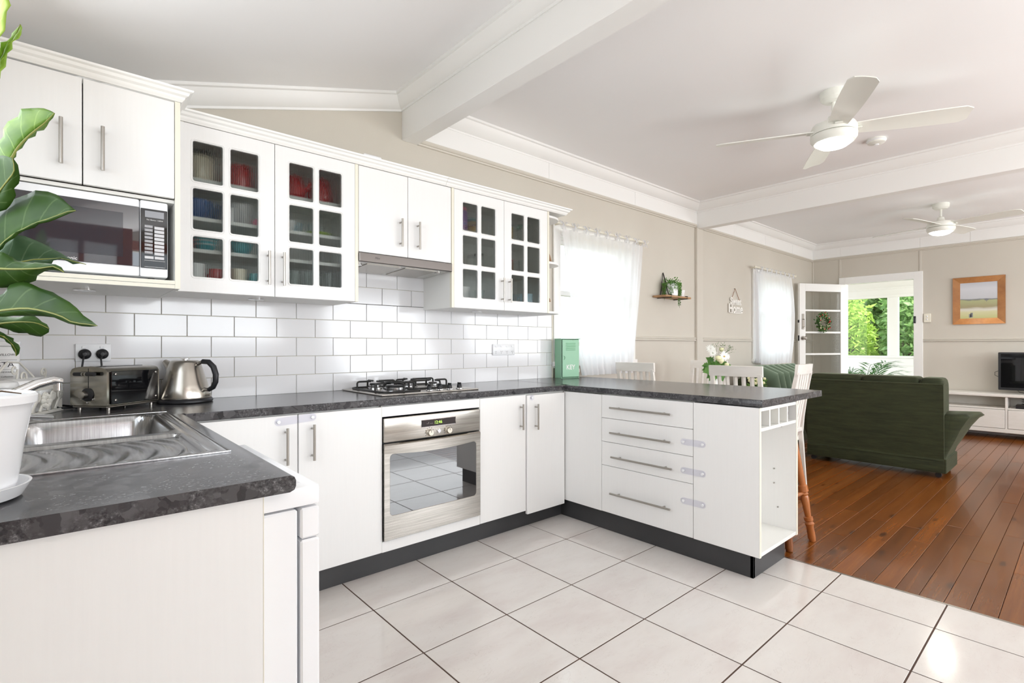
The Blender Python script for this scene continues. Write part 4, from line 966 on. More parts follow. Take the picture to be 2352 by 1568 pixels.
CW2 = [('packet', 'purple tin with pink lid behind the top left pane', 'tin', (1.945, 2.72, q2), 'jar', .05, .15, M_purple, M_pink),
 ('jar', 'dark jar with orange lid on the top shelf', 'jar', (2.065, 2.71, q2), 'jar', .030, .055, M_tan, M_spice),
 ('jar', 'teal-lidded jar behind the orange-lidded jar', 'jar', (2.12, 2.82, q2), 'jar', .04, .12, M_tan, M_teal),
 ('jar', 'golden jar with black lid on the top shelf', 'jar', (2.345, 2.71, q2), 'jar', .038, .10, M_tan, M_black),
 ('jar', 'clear jar with dark green lid on the top shelf', 'jar', (2.50, 2.72, q2), 'jar', .045, .12, M_tumbler, M_bottlegreen),
 ('jar', 'brown spice jar on the middle shelf behind the first pane', 'jar', (1.93, 2.72, q1), 'jar', .03, .09, M_spice, M_black),
 ('jar', 'clear jar with black lid on the middle shelf', 'jar', (2.10, 2.72, q1), 'jar', .035, .10, M_tumbler, M_black),
 ('jar', 'spice jar with white body and black lid', 'jar', (2.32, 2.71, q1), 'jar', .022, .12, M_cer, M_black),
 ('jar', 'orange-brown sauce jar with green base label', 'jar', (2.38, 2.72, q1), 'jar', .024, .09, M_spice, M_red),
 ('tumbler', 'clear glass on the middle shelf behind the last pane', 'glass', (2.50, 2.72, q1), 'glass', .032, .10, M_tumbler, None),
 ('bowl', 'upturned white bowl behind the bottom left pane', 'bowl', (1.935, 2.70, q0), 'bowl', .062, .125, M_cer, None),
 ('tumbler', 'short clear glass right of the white bowl', 'glass', (2.09, 2.70, q0), 'glass', .034, .115, M_tumbler, None),
 ('tumbler', 'pair-leading clear glass behind the third bottom pane', 'glass', (2.355, 2.70, q0), 'glass', .034, .115, M_tumbler, None),
 ('mug', 'pale turquoise mug behind the bottom right pane', 'mug', (2.512, 2.695, q0), 'mug', .045, .118, M_lblue, None)]
for n_, l_, c_, p_, k_, r_, h_, m_, b_ in CW2: vessel(n_ if n_ != 'packet' else 'tin', l_, c_, p_, k_, r_, h_, m_, g2, 2.3, b_)
# ================================================================== ON THE WORKTOP
ZW = ZT+.0005
# toaster
ts = thing('toaster', 'stainless steel toaster with black glass side beside the kettle', 'toaster', (.135, 2.615, ZW), math.atan2(.131, .154))
TL, TWd, TH_ = .245, .170, .172
arch = [(0, .022), (TWd, .022), (TWd, .155), (TWd-.006, .166)] + [(TWd/2 + (TWd/2-.006)*math.cos(a), .166+.014*math.sin(a)) for a in [PI*k/10 for k in range(1, 10)]] + [(.006, .166), (0, .155)]
M_tst = noisecol('smudged_toaster_steel', [(.35, (.30,.285,.25)), (.65, (.40,.38,.34))], 9, 4, .16, metal=1)
obj('body', MB().prism([(p, q) for p, q in arch], 0, .004, TL-.004), M_tst, ts)
obj('front_plate', MB().prism([(p, q) for p, q in arch], 0, -.004, .0035), M_tst, ts)
obj('end_plate', MB().prism([(p, q) for p, q in arch], 0, TL-.0035, TL+.004), M_tst, ts)
sg = obj('glass_side', MB().rbox(.010, TL-.006, -.006, -.0005, .026, .160, .002), M_blackg, ts)
for (a, b) in ((.028, .042), (TL-.022, .042), (.028, .148), (TL-.022, .148)): obj('screw', MB().lathe([(.005, 0), (.005, .003), (.002, .005), (0, .005)], (a, -.006, b), 12, RY), M_satin, sg)
obj('glass_side', MB().rbox(.010, TL-.006, TWd+.0005, TWd+.006, .026, .160, .002), M_blackg, ts)
obj('base_rail', MB().rbox(.0, TL, .004, TWd-.004, .012, .021, .003), M_satin, ts)
for a in (.02, TL-.02):
    for b in (.018, TWd-.018): obj('foot', MB().cyl((a, b, 0), (a, b, .0125), .007, n=12), M_satin, ts)
RX = Matrix.Rotation(-PI/2, 4, 'Y')
kb_ = obj('dial', MB().lathe([(.027, 0), (.027, .004), (.024, .006), (0, .006)], (-.004, TWd/2+.003, .066), 28, RX), M_black, ts)
obj('dial_knob', MB().lathe([(.015, .006), (.015, .022), (.012, .024), (0, .024)], (-.004, TWd/2+.010, .066), 20, RX), M_satin, kb_)
for (dy, dz) in ((-.026, -.018), (0, -.032), (.028, -.016)): obj('button', MB().lathe([(.0035, 0), (.0035, .003), (0, .004)], (-.004, TWd/2+.003+dy, .066+dz), 12, RX), M_chrome, ts)
obj('lever_slot', MB().box(-.0045, -.0038, TWd/2-.0015, TWd/2+.0015, .092, .172), M_black, ts)
for s_ in (-1, 1):
    lv = obj('lever', MB().cyl((-.020, TWd/2+s_*.010, .150), (-.020, TWd/2+s_*.046, .150), .008, n=14), M_black, ts)
    obj('lever_ring', MB().cyl((-.020, TWd/2+s_*.003, .150), (-.020, TWd/2+s_*.010, .150), .0078, n=14), M_satin, lv)
obj('lever_stem', MB().cyl((-.020, TWd/2, .150), (-.004, TWd/2, .150), .004, n=8), M_satin, ts)
obj('bread_slot', MB().rbox(.035, TL-.035, .045, .070, .177, .1795, .001), M_black, ts); obj('bread_slot', MB().rbox(.035, TL-.035, .098, .123, .177, .1795, .001), M_black, ts)
# kettle
kd = 2.40; kp = at(425, 900, kd)
kt = thing('kettle', 'brushed steel conical kettle with black loop handle', 'kettle', (kp.x, min(kp.y, 2.815), ZW), YAW-PI/2-.10)
M_kst = mat('brushed_kettle_steel', (.46,.43,.385), .22, metal=1); P_(M_kst).inputs['Anisotropic'].default_value = .5
obj('base', MB().lathe([(.108, 0), (.114, .004), (.114, .012), (.108, .019), (0, .020)], (0,0,0), 40), M_black, kt)
obj('body', MB().lathe([(.107, .020), (.108, .026), (.092, .085), (.076, .140), (.064, .183), (.060, .190), (.052, .195), (0, .196)], (0,0,0), 48), M_kst, kt)
obj('lid_knob', MB().lathe([(.010, .195), (.010, .199), (.022, .201), (.022, .204), (.012, .208), (0, .208)], (0,0,0), 24), M_chrome, kt)
obj('spout', MB().tube([(-.060, 0, .150), (-.082, 0, .172), (-.104, 0, .190)], [.030, .021, .012], 14, flat=1.0), M_kst, kt)
hpts = [(.066, 0, .180), (.088, 0, .190), (.118, 0, .188), (.142, 0, .165), (.154, 0, .130), (.152, 0, .095), (.140, 0, .070), (.118, 0, .058), (.098, 0, .060)]
obj('handle', MB().tube([hpts[0], hpts[1]], .0085, 12), M_satin, kt); obj('handle_grip', MB().tube(hpts[1:-1], [.0115, .0125, .013, .013, .0125, .0115, .010], 12), M_black, kt)
obj('handle', MB().tube([hpts[-2], hpts[-1], (.088, 0, .062)], .0085, 12), M_satin, kt)
obj('switch', MB().tube([(.100, 0, .036), (.112, 0, .034), (.127, 0, .036)], [.005, .004, .006], 10), M_satin, kt)
t_ = textmb('Sunbeam', .016, .0003, shear=.3); t_.v = [(-.022+0*p+p, -(.094)+abs(p)*.0 - .0, q) for p, q, r_ in t_.v]
t_.v = [((.0995)*math.sin(p/.0995), -.0995*math.cos(p/.0995)+.0, .052+q) for (p, yy_, q) in t_.v]; obj('lettering', t_, M_chrome, kt)
# twin outlet with black plugs and cords
def outlet(name, label, x0, x1, z0, z1, n, y=YB-.0125, plugs=False):
    t = thing(name, label, 'socket', ((x0+x1)/2, y, (z0+z1)/2), world=True)
    obj('plate', MB().rbox(x0, x1, y-.010, y, z0, z1, .004, 2), M_whitep, t)
    for i in range(n):
        cx = x0 + (x1-x0)*(i+.5)/n; u = (x1-x0)/n
        obj('rocker', MB().rbox(cx-.009, cx+.009, y-.014, y-.0095, z1-.022, z1-.010, .003), M_white, t)
        if not plugs:
            pb = MB()
            for (dx, dz, a) in ((-.006, .004, .5), (.006, .004, -.5), (0, -.008, 0)):
                c_ = MB().box(-.0009, .0009, -.0005, .0002, -.004, .004).xf(Matrix.Translation((cx+dx, y-.0102, z0+.024+dz)) @ Matrix.Rotation(-a, 4, 'Y')); pb.join(c_)
            obj('pin_slot', pb, M_dkprint, t)['kind'] = 'stuff'
    return t
outlet('power_socket', 'white double power socket holding two black plugs', .040, .163, 1.079, 1.158, 2, plugs=True)
outlet('power_socket', 'white four-way power socket above the worktop near the green box', 2.392, 2.608, 1.077, 1.160, 4)
for i, (px_, lab) in enumerate(((.072, 'black plug in the left outlet with hanging cord'), (.132, 'black plug in the right outlet with hanging cord'))):
    p = thing('plug', lab, 'plug', (px_, YB-.0232, 1.112), world=True)
    obj('plug_body', MB().lathe([(.0225, 0), (.0225, .010), (.018, .016), (.010, .019), (.008, .030), (0, .031)], (px_, YB-.0232, 1.112), 24, RY), M_black, p)
    obj('cord', MB().tube([(px_, YB-.045, 1.110), (px_-.006, YB-.058, 1.09), (px_-.012+.01*i, YB-.062, 1.04), (px_-.015+.01*i, YB-.060, .96), (px_-.02+.012*i, YB-.050, .8935), (px_-.03+.02*i, YB-.075, .8895)], .0038, 8), M_black, p)
INV = (Matrix.Translation(ts.location) @ Matrix.Rotation(ts.rotation_euler.z, 4, 'Z')).inverted()
obj('cord', MB().tube([(.050, 2.800, .893), (.02, 2.790, .893), (-.012, 2.775, .895), (-.022, 2.80, .900), (.0, 2.83, .900), (.03, 2.845, .893)], .004, 8).xf(INV), M_black, ts)
# canister rack in the corner
rk = thing('canister_rack', 'cream ornate metal rack with scrolls holding canisters', 'rack', (-.118, 2.69, ZW), math.atan2(2.765-2.64, .022+.032) )
# local: x along the rack (towards the back wall), -y faces the room
RL = .335; rx0 = -.195
fb = obj('front_panel', MB().rbox(rx0, rx0+RL, -.070, -.066, .0, .012, .001).rbox(rx0, rx0+RL, -.070, -.066, .094, .108, .001), M_wire, rk)
sc_ = MB()
def spiral(cx, cz, r0, turns, s=1, a0=0, n=22, y=-.068): return [(cx + s*r0*(1-.78*k/n)*math.cos(a0+turns*2*PI*k/n), y, cz + r0*(1-.78*k/n)*math.sin(a0+turns*2*PI*k/n)) for k in range(n+1)]
for k in range(6):
    cx = rx0+.03+k*.053
    sc_ = MB().tube([(cx-.022, -.068, .012), (cx-.006, -.068, .035), (cx+.010, -.068, .052)] + [(p[0], p[1], p[2]) for p in spiral(cx+.016, .070, .018, 1.4, -1, PI*.9)], .0038, 8, flat=1.8)
    obj('scroll', sc_, M_wire, fb)
ro = MB()
for k in range(8):
    a = 2*PI*k/8; ro.ball((rx0+.20+.020*math.cos(a), -.072, .052+.020*math.sin(a)), .011, 8)
ro.ball((rx0+.20, -.075, .052), .010, 8); obj('rosette', ro, M_wire, fb)
obj('end_panel', MB().rbox(rx0+RL-.004, rx0+RL, -.066, .066, 0, .10, .001), M_wire, rk); obj('base_tray', MB().rbox(rx0, rx0+RL, -.066, .066, 0, .004, .001), M_wire, rk)
ar = MB().tube([(rx0+.02, 0, .10), (rx0+.05, 0, .16), (rx0+.11, 0, .205), (rx0+.18, 0, .20), (rx0+.26, 0, .15), (rx0+.30, 0, .12)], .0035, 8)
ar.tube(spiral(rx0+.34, .155, .022, 1.3, 1, -PI/3, y=0), .0035, 8).tube([(rx0+.365, 0, .105), (rx0+.363, 0, .135), (rx0+.352, 0, .142)], .0035, 8)
ar.tube([(rx0+.16, 0, .09), (rx0+.165, 0, .15)] + spiral(rx0+.15, .175, .020, 1.2, -1, PI, y=0)[:18], .0035, 8)
ar.tube([(rx0+.22, 0, .09), (rx0+.226, 0, .13)] + spiral(rx0+.205, .145, .020, 1.2, 1, 0, y=0)[:18], .0035, 8)
obj('wire_handle', ar, M_wire, rk)
ang = rk.rotation_euler.z
for i, (lx, lab) in enumerate(((rx0+.058, 'cream lidded canister nearest the sink in the rack'), (rx0+.168, 'middle cream lidded canister in the rack'), (rx0+.278, 'cream lidded canister at the far end of the rack'))):
    q = Vector((-.118 + lx*math.cos(ang), 2.69 + lx*math.sin(ang), ZW+.0045))
    c_ = thing('canister', lab, 'canister', q, group='canisters in the cream rack')
    obj('jar', MB().lathe([(.046, 0), (.050, .005), (.050, .108), (0, .109)], (0,0,0), 28), M_cer, c_)
    obj('lid', MB().lathe([(.052, .1095), (.054, .118), (.050, .128), (.032, .134), (0, .136)], (0,0,0), 32), M_cer, c_)
pt_ = thing('pasta_tin', 'white tin with PASTA lettering behind the canister rack', 'tin', (-.195, 2.905, ZW))
obj('tin', MB().rbox(-.055, .062, -.028, .028, 0, .262, .006, 2), M_cer, pt_); obj('lid', MB().rbox(-.056, .063, -.029, .029, .2625, .283, .005, 2), M_cer, pt_)
lt = MB()
for (s_, sz_, zz_) in (('BELL & WILLOW', .0125, .228), ('PASTA', .030, .188), ('FRENCH HOMEWARES', .0085, .158), ('The Kitchen Collection', .0085, .140)): lt.join(textmb(s_, sz_, .0003).xf(Matrix.Translation((.004, -.0285, zz_)) @ FACE_Y))
obj('lettering', lt, M_dkprint, pt_)['kind'] = 'stuff'
obj('rule', MB().box(-.045, .055, -.0286, -.028, .2065, .2075).box(-.045, .055, -.0286, -.028, .1685, .1693), M_dkprint, pt_)
# green key box
kx, ky, kphi = 3.012, 2.818, -.26
kb2 = thing('key_box', 'sage green metal key cabinet standing in the worktop corner', 'box', (kx, ky, ZW), kphi)
KW, KD, KH = .168, .098, .322
obj('case', MB().box(0, .002, 0, KD, .004, KH-.006).box(KW-.002, KW, 0, KD, .004, KH-.006).box(0, KW, KD-.002, KD, .004, KH-.006).box(.002, KW-.002, .02, KD-.002, .004, .006), M_green, kb2)
obj('base_plate', MB().rbox(-.003, KW+.003, -.004, KD, 0, .004, .0015), M_green, kb2); obj('roof_plate', MB().rbox(-.008, KW+.010, -.010, KD+.002, KH-.006, KH-.001, .002), M_green, kb2)
dk = obj('door', MB().rbox(.006, KW-.001, -.006, -.002, .010, KH-.010, .0015), M_green, kb2)
obj('dark_gap', MB().box(.0021, .006, .004, .006, .008, KH-.012), M_dkprint, kb2)
for i in range(5): obj('louvre', MB().prism([(-.006, .232+i*.0135), (-.011, .228+i*.0135), (-.006, .2265+i*.0135)], 0, .040, .130), M_green, dk)
obj('door_pull', MB().tube([(.018, -.006, .150), (.026, -.010, .155), (.030, -.010, .166), (.026, -.010, .178), (.018, -.006, .182)], .0018, 6), M_green, dk)
for zz_ in (.045, .262): obj('hinge', MB().cyl((KW+.001, -.004, zz_), (KW+.001, -.004, zz_+.03), .004, n=8), M_satin, dk)
t_ = textmb('KEY', .050, .0004, off=.0012); t_.v = [(a*.95, b*1.05, c) for a, b, c in t_.v]; t_.xf(Matrix.Translation((.085, -.0066, .088)) @ FACE_Y); obj('lettering', t_, mat('worn_white_print', (.80,.85,.80), .6), dk)
# ornaments on the corner shelf
po = thing('potted_plant', 'small succulent in white pot on the corner shelf', 'plant', (2.765, 2.79, 1.7645))
obj('pot', MB().lathe([(.026, 0), (.036, .075), (.038, .080), (.034, .080), (.030, .06), (0, .058)], (0,0,0), 24), M_cer, po)
def leafy(mb, c, n, R_, ln, wd, up=.4, seed=1, sz=1.0, flat=.3):
    r_ = random.Random(seed)
    for i in range(n):
        a = r_.uniform(0, 2*PI); e = r_.uniform(-.2, 1.0)*up*PI/2; d_ = Vector((math.cos(a)*math.cos(e), math.sin(a)*math.cos(e), math.sin(e)))
        b_ = Vector(c) + Vector((d_.x, d_.y, d_.z*sz))*R_*r_.uniform(.15, 1)
        t = (d_ + Vector((r_.uniform(-.5, .5), r_.uniform(-.5, .5), r_.uniform(-.3, .5)))).normalized(); s_ = t.cross(Vector((r_.uniform(-1, 1), r_.uniform(-1, 1), 1))).normalized(); nn = t.cross(s_)
        l_ = ln*r_.uniform(.7, 1.2); w2 = wd*r_.uniform(.8, 1.2)
        mb.add([b_, b_+t*l_*.5+s_*w2+nn*w2*flat, b_+t*l_, b_+t*l_*.5-s_*w2+nn*w2*flat, b_+t*l_*.5], [(0, 1, 4), (1, 2, 4), (2, 3, 4), (3, 0, 4)])
    return mb
mb = leafy(MB(), (0, 0, .088), 70, .055, .036, .009, 1.0, 5); obj('foliage', mb, M_succ, po, merge=False)['kind'] = 'stuff'
wo = thing('wooden_ornament', 'tall brown driftwood ornament leaning on the corner shelf', 'ornament', (2.735, 2.70, 1.7650))
obj('driftwood', MB().tube([(.02, .0, .001), (.012, .01, .06), (-.012, .02, .12), (-.024, .03, .19)], [.026, .022, .014, .007], 10, flat=.7), M_leather, wo)
wo2 = thing('figurine', 'slim pinkish figurine on the lowest corner shelf', 'figurine', (2.745, 2.72, 1.4005))
obj('body', MB().lathe([(.022, 0), (.020, .05), (.012, .11), (.008, .14), (.012, .155), (.010, .17), (0, .178)], (0,0,0), 16), mat('pink_clay', (.55,.36,.30), .6), wo2)
obj('arm', MB().tube([(.008, 0, .12), (.022, -.01, .10), (.016, -.02, .08)], .005, 8), M_leather, wo2)
# child-proof latches
def latch(label, p0, p1, out, tilt=0):
    p0, p1, out = Vector(p0), Vector(p1), Vector(out)
    t = thing('safety_latch', label, 'latch', (p0+p1)/2, group='clear plastic child-proof latches', world=True)
    dr_ = (p1-p0).normalized(); up = out.cross(dr_); s_ = MB()
    L = (p1-p0).length; R_ = .017
    vs = []
    for a in [PI/2+PI*k/8 for k in range(9)]: vs.append(p0 + dr_*R_*math.cos(a) + up*R_*math.sin(a))
    for a in [-PI/2+PI*k/8 for k in range(9)]: vs.append(p1 + dr_*R_*math.cos(a) + up*R_*math.sin(a))
    n = len(vs); s_.add([v+out*.001 for v in vs] + [v+out*.004 for v in vs], [(k, (k+1) % n, n+(k+1) % n, n+k) for k in range(n)] + [tuple(range(n))[::-1], tuple(range(n, 2*n))])
    obj('strap', s_, M_rub, t)
    for q in (p0, p1): obj('button', MB().cyl(q+out*.004, q+out*.009, .008, .007, 16), M_whitep, t)
    return t
latch('clear latch bridging the two doors beside the sink bench', (.700, FY, .817), (.845, FY, .826), NY)
for z_, l_ in ((.630, 'clear latch beside the second drawer'), (.475, 'clear latch beside the third drawer'), (.312, 'clear latch beside the deep bottom drawer')):
    latch(l_, (FX, 1.455, z_-.002), (FX, 1.345, z_-.002), NX)
t = thing('latch_pad', 'round clear latch pad above the folding door handle', 'latch', (2.205, FY-.009, .822)); obj('pad', MB().cyl((0,0,0), (0,-.004,0), .018, n=20), M_rub, t); obj('button', MB().cyl((0,-.004,0), (0,-.009,0), .008, n=14), M_whitep, t)
# bottles in the rack
for x_, z_, m_, l_, c_ in ((2.575, .7445, M_cer, 'bottle with white cap in the leftmost slot of the rack', .0), (2.925, .7445, M_black, 'bottle with dark cap in the slot nearest the stools', .02)):
    b_ = thing('bottle', l_, 'bottle', (x_, 1.24, z_+.0375))
    RYm = Matrix.Rotation(PI/2, 4, 'X')
    obj('glass_body', MB().lathe([(0, -.13), (.034, -.13), (.037, -.12), (.037, .03), (.030, .06), (.015, .085), (.0145, .12), (0, .12)], (0,0,0), 20, RYm), M_blackg, b_)
    obj('cap', MB().lathe([(.0165, .118), (.0165, .158), (.014, .161), (0, .161)], (0,0,0), 18, RYm), m_, b_)
# ================================================================== FIG PLANT IN THE WHITE POT
PX, PY = -.142, 1.247
pl = thing('fig_plant', 'large-leaved fiddle fig in white pot on the sink bench', 'plant', (PX, PY, ZW))
obj('saucer', MB().lathe([(.080, 0), (.089, .004), (.101, .026), (.097, .026), (.086, .009), (0, .008)], (0,0,0), 48), M_white, pl)
pot = obj('pot', MB().lathe([(.066, .009), (.080, .013), (.086, .05), (.092, .10), (.101, .150), (.104, .160), (.1085, .164), (.1090, .176), (.106, .180), (.101, .176), (.094, .150), (0, .149)], (0,0,0), 56), M_white, pl)
obj('soil', MB().lathe([(.092, .1505), (.06, .154), (0, .156)], (0,0,0), 28), M_soil, pot)
obj('trunk', MB().tube([(0, 0, .15), (.006, -.01, .30), (-.004, .0, .50), (.004, .01, .72), (0, 0, .86)], [.013, .012, .011, .009, .005], 10), M_stemb, pl)
obj('twig', MB().tube([(.0, -.05, .168), (.03, -.055, .186), (.065, -.04, .186), (.088, -.03, .180)], [.002, .0018, .0016, .001], 6), M_stemb, pl)
def cr(P, t):
    """Catmull-Rom through the list P at 0..1"""
    n = len(P)-1; f = t*n; i = min(int(f), n-1); f -= i
    p1, p2 = P[i], P[i+1]; p0 = P[i-1] if i else p1*2-p2; p3 = P[i+2] if i+2 <= n else p2*2-p1
    return (p1*2 + (p2-p0)*f + (p0*2-p1*5+p2*4-p3)*f*f + (p1*3-p0-p2*3+p3)*f*f*f)*.5
def resamp(P, n):
    Q = [cr(P, k/(n*4)) for k in range(n*4+1)]; L = [0]
    for a, b in zip(Q[:-1], Q[1:]): L.append(L[-1]+(b-a).length)
    out = []; j = 0
    for k in range(n+1):
        s_ = L[-1]*k/n
        while j < len(L)-2 and L[j+1] < s_: j += 1
        f = (s_-L[j])/max(1e-9, L[j+1]-L[j]); out.append(Q[j].lerp(Q[j+1], min(1, max(0, f))))
    return out
ORI = Vector((PX, PY, ZW))
def figleaf(ea, mid, eb, d0, d1, da, db, m_, n=14, c=5):
    """edges and midrib as pixel lists; depths: base d0, tip d1, offsets of the two edges da, db"""
    def to3(L, off):
        k = len(L)-1; return [at(u, v, d0+(d1-d0)*i/k + off*math.sin(PI*min(1, max(0, i/k)))) for i, (u, v) in enumerate(L)]
    A, Mm, B = resamp(to3(ea, da), n), resamp(to3(mid, 0), n), resamp(to3(eb, db), n)
    vs, uvs = [], []
    for i in range(n+1):
        for j in range(2*c+1):
            t = (j-c)/c; E_ = A[i] if t < 0 else B[i]; s_ = abs(t)
            p = Mm[i].lerp(E_, s_); nr = fw*-1
            puff = .004*math.sin(PI*s_)*math.sin(PI*i/n) + .0035*math.sin(i/n*5.5*2*PI - s_*2.2)*s_*math.sin(PI*i/n)
            p = p + nr*puff; vs.append(p-ORI); uvs.append((i/n, .5+t*.5))
    W_ = 2*c+1
    fs = [(i*W_+j, i*W_+j+1, (i+1)*W_+j+1, (i+1)*W_+j) for i in range(n) for j in range(2*c)]
    me = bpy.data.meshes.new('leaf'); me.from_pydata([v[:] for v in vs], [], fs)
    uvl = me.uv_layers.new(name='UVMap')
    for lp in me.loops: uvl.data[lp.index].uv = uvs[lp.vertex_index]
    me.shade_smooth()
    o = bpy.data.objects.new('leaf', me); COL.objects.link(o); me.materials.append(m_); o.parent = pl
    sm = o.modifiers.new('thickness', 'SOLIDIFY'); sm.thickness = .0009; sm.offset = 0
    mr = [v-ORI+fw*-.0012 for v in Mm]; st = Mm[0]-ORI; zz_ = max(.25, min(.84, st.z-.03))
    obj('midrib', MB().tube([Vector((0, 0, zz_)), (st+Vector((0, 0, zz_)))*.5 + Vector((0, 0, .0)), *mr], [.003]*3 + [.0021*(1-.75*k/n) for k in range(n)], 6), mat_rib, o)
    return o
mat_rib = mat('pale_leaf_rib', (.24,.26,.06), .5)
figleaf([(-25,160),(-48,90),(-45,20),(-20,-40),(6,-80)], [(-25,160),(-12,100),(-8,40),(-2,-20),(6,-80)], [(-25,160),(0,96),(14,45),(20,10),(16,-40),(6,-80)], .84, .84, .02, -.02, M_fid1)
figleaf([(-30,215),(0,112),(9,97),(24,92),(32,72),(48,57)], [(-30,215),(0,150),(14,112),(30,95),(42,74),(48,57)], [(-30,215),(2,172),(14,140),(27,104),(44,84),(51,70),(48,57)], .85, .88, .01, -.01, M_fid1)
figleaf([(8,388),(-8,352),(4,318),(10,292),(34,270),(54,251),(84,248),(108,251),(126,260)], [(8,388),(29,362),(42,340),(67,313),(86,297),(104,283),(126,260)], [(8,388),(31,363),(50,336),(70,317),(84,305),(100,297),(116,277),(126,260)], .88, .90, .03, .02, M_fid2)
figleaf([(-55,510),(-52,430),(-30,372),(0,357),(30,363)], [(-55,510),(-12,455),(18,416),(34,392),(30,363)], [(-55,510),(-5,490),(31,465),(33,443),(45,410),(43,385),(30,363)], .86, .83, .02, .01, M_fid3)
figleaf([(-35,605),(-50,545),(-10,492),(19,471),(48,450),(76,440),(100,438),(123,444),(142,454),(154,467),(175,484)], [(-35,605),(4,563),(34,538),(57,526),(80,514),(107,505),(134,495),(157,486),(175,484)], [(-35,605),(6,568),(36,541),(60,529),(84,518),(110,509),(138,500),(158,490),(175,484)], .86, .86, .02, .0, M_fid3)
figleaf([(-10,590),(25,547),(44,538),(63,546),(84,552),(107,564),(130,575),(151,589),(170,598),(198,607)], [(-10,590),(28,600),(51,602),(75,597),(100,595.5),(119,595),(145,594),(168,600),(198,607)], [(-10,590),(30,606),(60,608),(90,608),(118,605),(128,597),(140,594),(156,600),(170,607),(180,604),(198,607)], .90, .95, .015, .005, M_fid4)
figleaf([(-45,612),(-20,585),(0,576),(21,587),(46,601),(86,603),(115,606),(136,610),(148,625)], [(-45,612),(0,617),(48,618),(96,616),(124,612),(148,625)], [(-45,612),(-20,655),(0,661),(25,659),(66,651),(86,636),(101,622),(125,620),(148,625)], .83, .84, .01, .02, M_fid3)
figleaf([(-55,728),(-20,690),(0,676),(14,670),(23,658),(35,648),(50,644),(68,650),(92,661),(119,671),(142,682),(163,697),(184,714),(203,735),(216,738),(224,748)], [(-55,728),(0,714),(29,710),(59,708),(86,711),(117,718),(144,727),(168,740),(200,744),(224,748)], [(-55,728),(0,727),(38,725),(76,725),(115,727),(143,735),(155,742),(176,746),(201,750),(224,748)], .84, .82, .015, .01, M_fid3)
figleaf([(-55,752),(-20,735),(0,729),(17,726),(38,730),(67,722),(84,729),(94,737),(107,745),(113,754)], [(-55,752),(0,743),(48,739),(86,742),(113,754)], [(-55,752),(-10,750),(11,754),(38,764),(57,764),(71,768),(90,773),(101,770),(112,762),(113,754)], .88, .90, .01, .015, M_fid3)
figleaf([(-50,745),(0,762),(19,771),(34,783),(45,797),(46,807),(38,817)], [(-50,745),(-4,766),(16,776),(28,788),(37,802),(38,817)], [(-50,745),(-5,770),(17,783),(29,797),(34,808),(38,817)], .88, .91, .005, .005, M_fid3)
# ================================================================== CURTAINS
def curtain(name, label, xs_top, xs_bot, z0, z1, yc, nfold, ties, sheer=None, seed=1, rodx=None, bulge=.0):
    t = thing(name, label, 'curtain', ((xs_top[0]+xs_top[1])/2, yc, z0), world=True)
    r_ = random.Random(seed); ph = [r_.uniform(0, 6.28) for _ in range(4)]
    def f(u, v):
        a = xs_top[0] + (xs_bot[0]-xs_top[0])*(1-v)**1.3; b = xs_top[1] + (xs_bot[1]-xs_top[1])*(1-v)**1.2 + bulge*math.sin(PI*v)
        x_ = a + (b-a)*u
        amp = .010 + .012*(1-v)
        y_ = yc - amp*math.sin(2*PI*nfold*u + ph[0] + .5*math.sin(3*v+ph[1])) - .006*math.sin(2*PI*nfold*2.3*u+ph[2]) - .02*(1-v)
        sag = 0
        if v > .82:
            w_ = (v-.82)/.18; k_ = abs(math.sin(PI*ties*u)); sag = -.030*w_*k_**.8
        return (x_, y_, z0 + (z1-z0)*v + sag)
    obj('cloth', MB().grid(f, 150, 40), M_curt, t, 0)
    obj('hem', MB().grid(lambda u, v: (lambda p: (p[0], p[1]-.0015, p[2]))(f(u, .002+.035*v)), 110, 2), M_curt, t, 0)
    zr = z1 + .012
    for k in range(ties+1):
        u = k/ties; x_ = xs_top[0]+(xs_top[1]-xs_top[0])*u; r2 = random.Random(seed*50+k)
        a = r2.uniform(-.3, .3)
        mb = MB().tube([(x_, yc-.004, z1-.030), (x_, yc-.020, z1-.006), (x_, yc-.012, zr+.014), (x_, yc+.008, zr+.010), (x_, yc+.006, z1-.02)], .006, 6, flat=.35)
        for s_ in (-1, 1):
            c1_ = Vector((x_, yc-.020, zr)); L_ = .045
            mb.tube([c1_, c1_+Vector((s_*.022, -.006, .018+a*.02)), c1_+Vector((s_*L_, -.004, .016*s_*a+.012)), c1_+Vector((s_*.024, -.004, -.004))], .006, 6, flat=.3)
            mb.tube([c1_, c1_+Vector((s_*.012, -.006, -.02)), c1_+Vector((s_*(.022+.01*a), -.006, -.048+.01*s_*a))], .006, 6, flat=.3)
        obj('tie', mb, M_curt, t)
    return t
curtain('curtain', 'sheer white tie-top curtain in front of the dining window', (3.07, 4.225), (3.30, 4.03), .895, 2.135, 2.865, 9, 8, seed=2, bulge=-.01)
rd = thing('curtain_rod', 'cream curtain rod above the dining window', 'rod', (3.65, 2.865, 2.15), world=True)
obj('rod', MB().cyl((3.00, 2.865, 2.150), (4.262, 2.865, 2.150), .010, n=12), M_cream, rd); obj('finial', MB().ball((4.275, 2.865, 2.150), .019, 12), M_cream, rd)
for x_ in (3.06, 4.245): obj('bracket', MB().tube([(x_, YB-.001, 2.15), (x_, 2.872, 2.150)], .007, 8).rbox(x_-.012, x_+.012, YB-.005, YB-.0005, 2.12, 2.18, .002), M_cream, rd)
curtain('curtain', 'sheer white tie-top curtain over the living room window', (6.88, 7.93), (6.86, 7.83), .90, 2.150, 2.865, 8, 7, seed=5, bulge=.13)
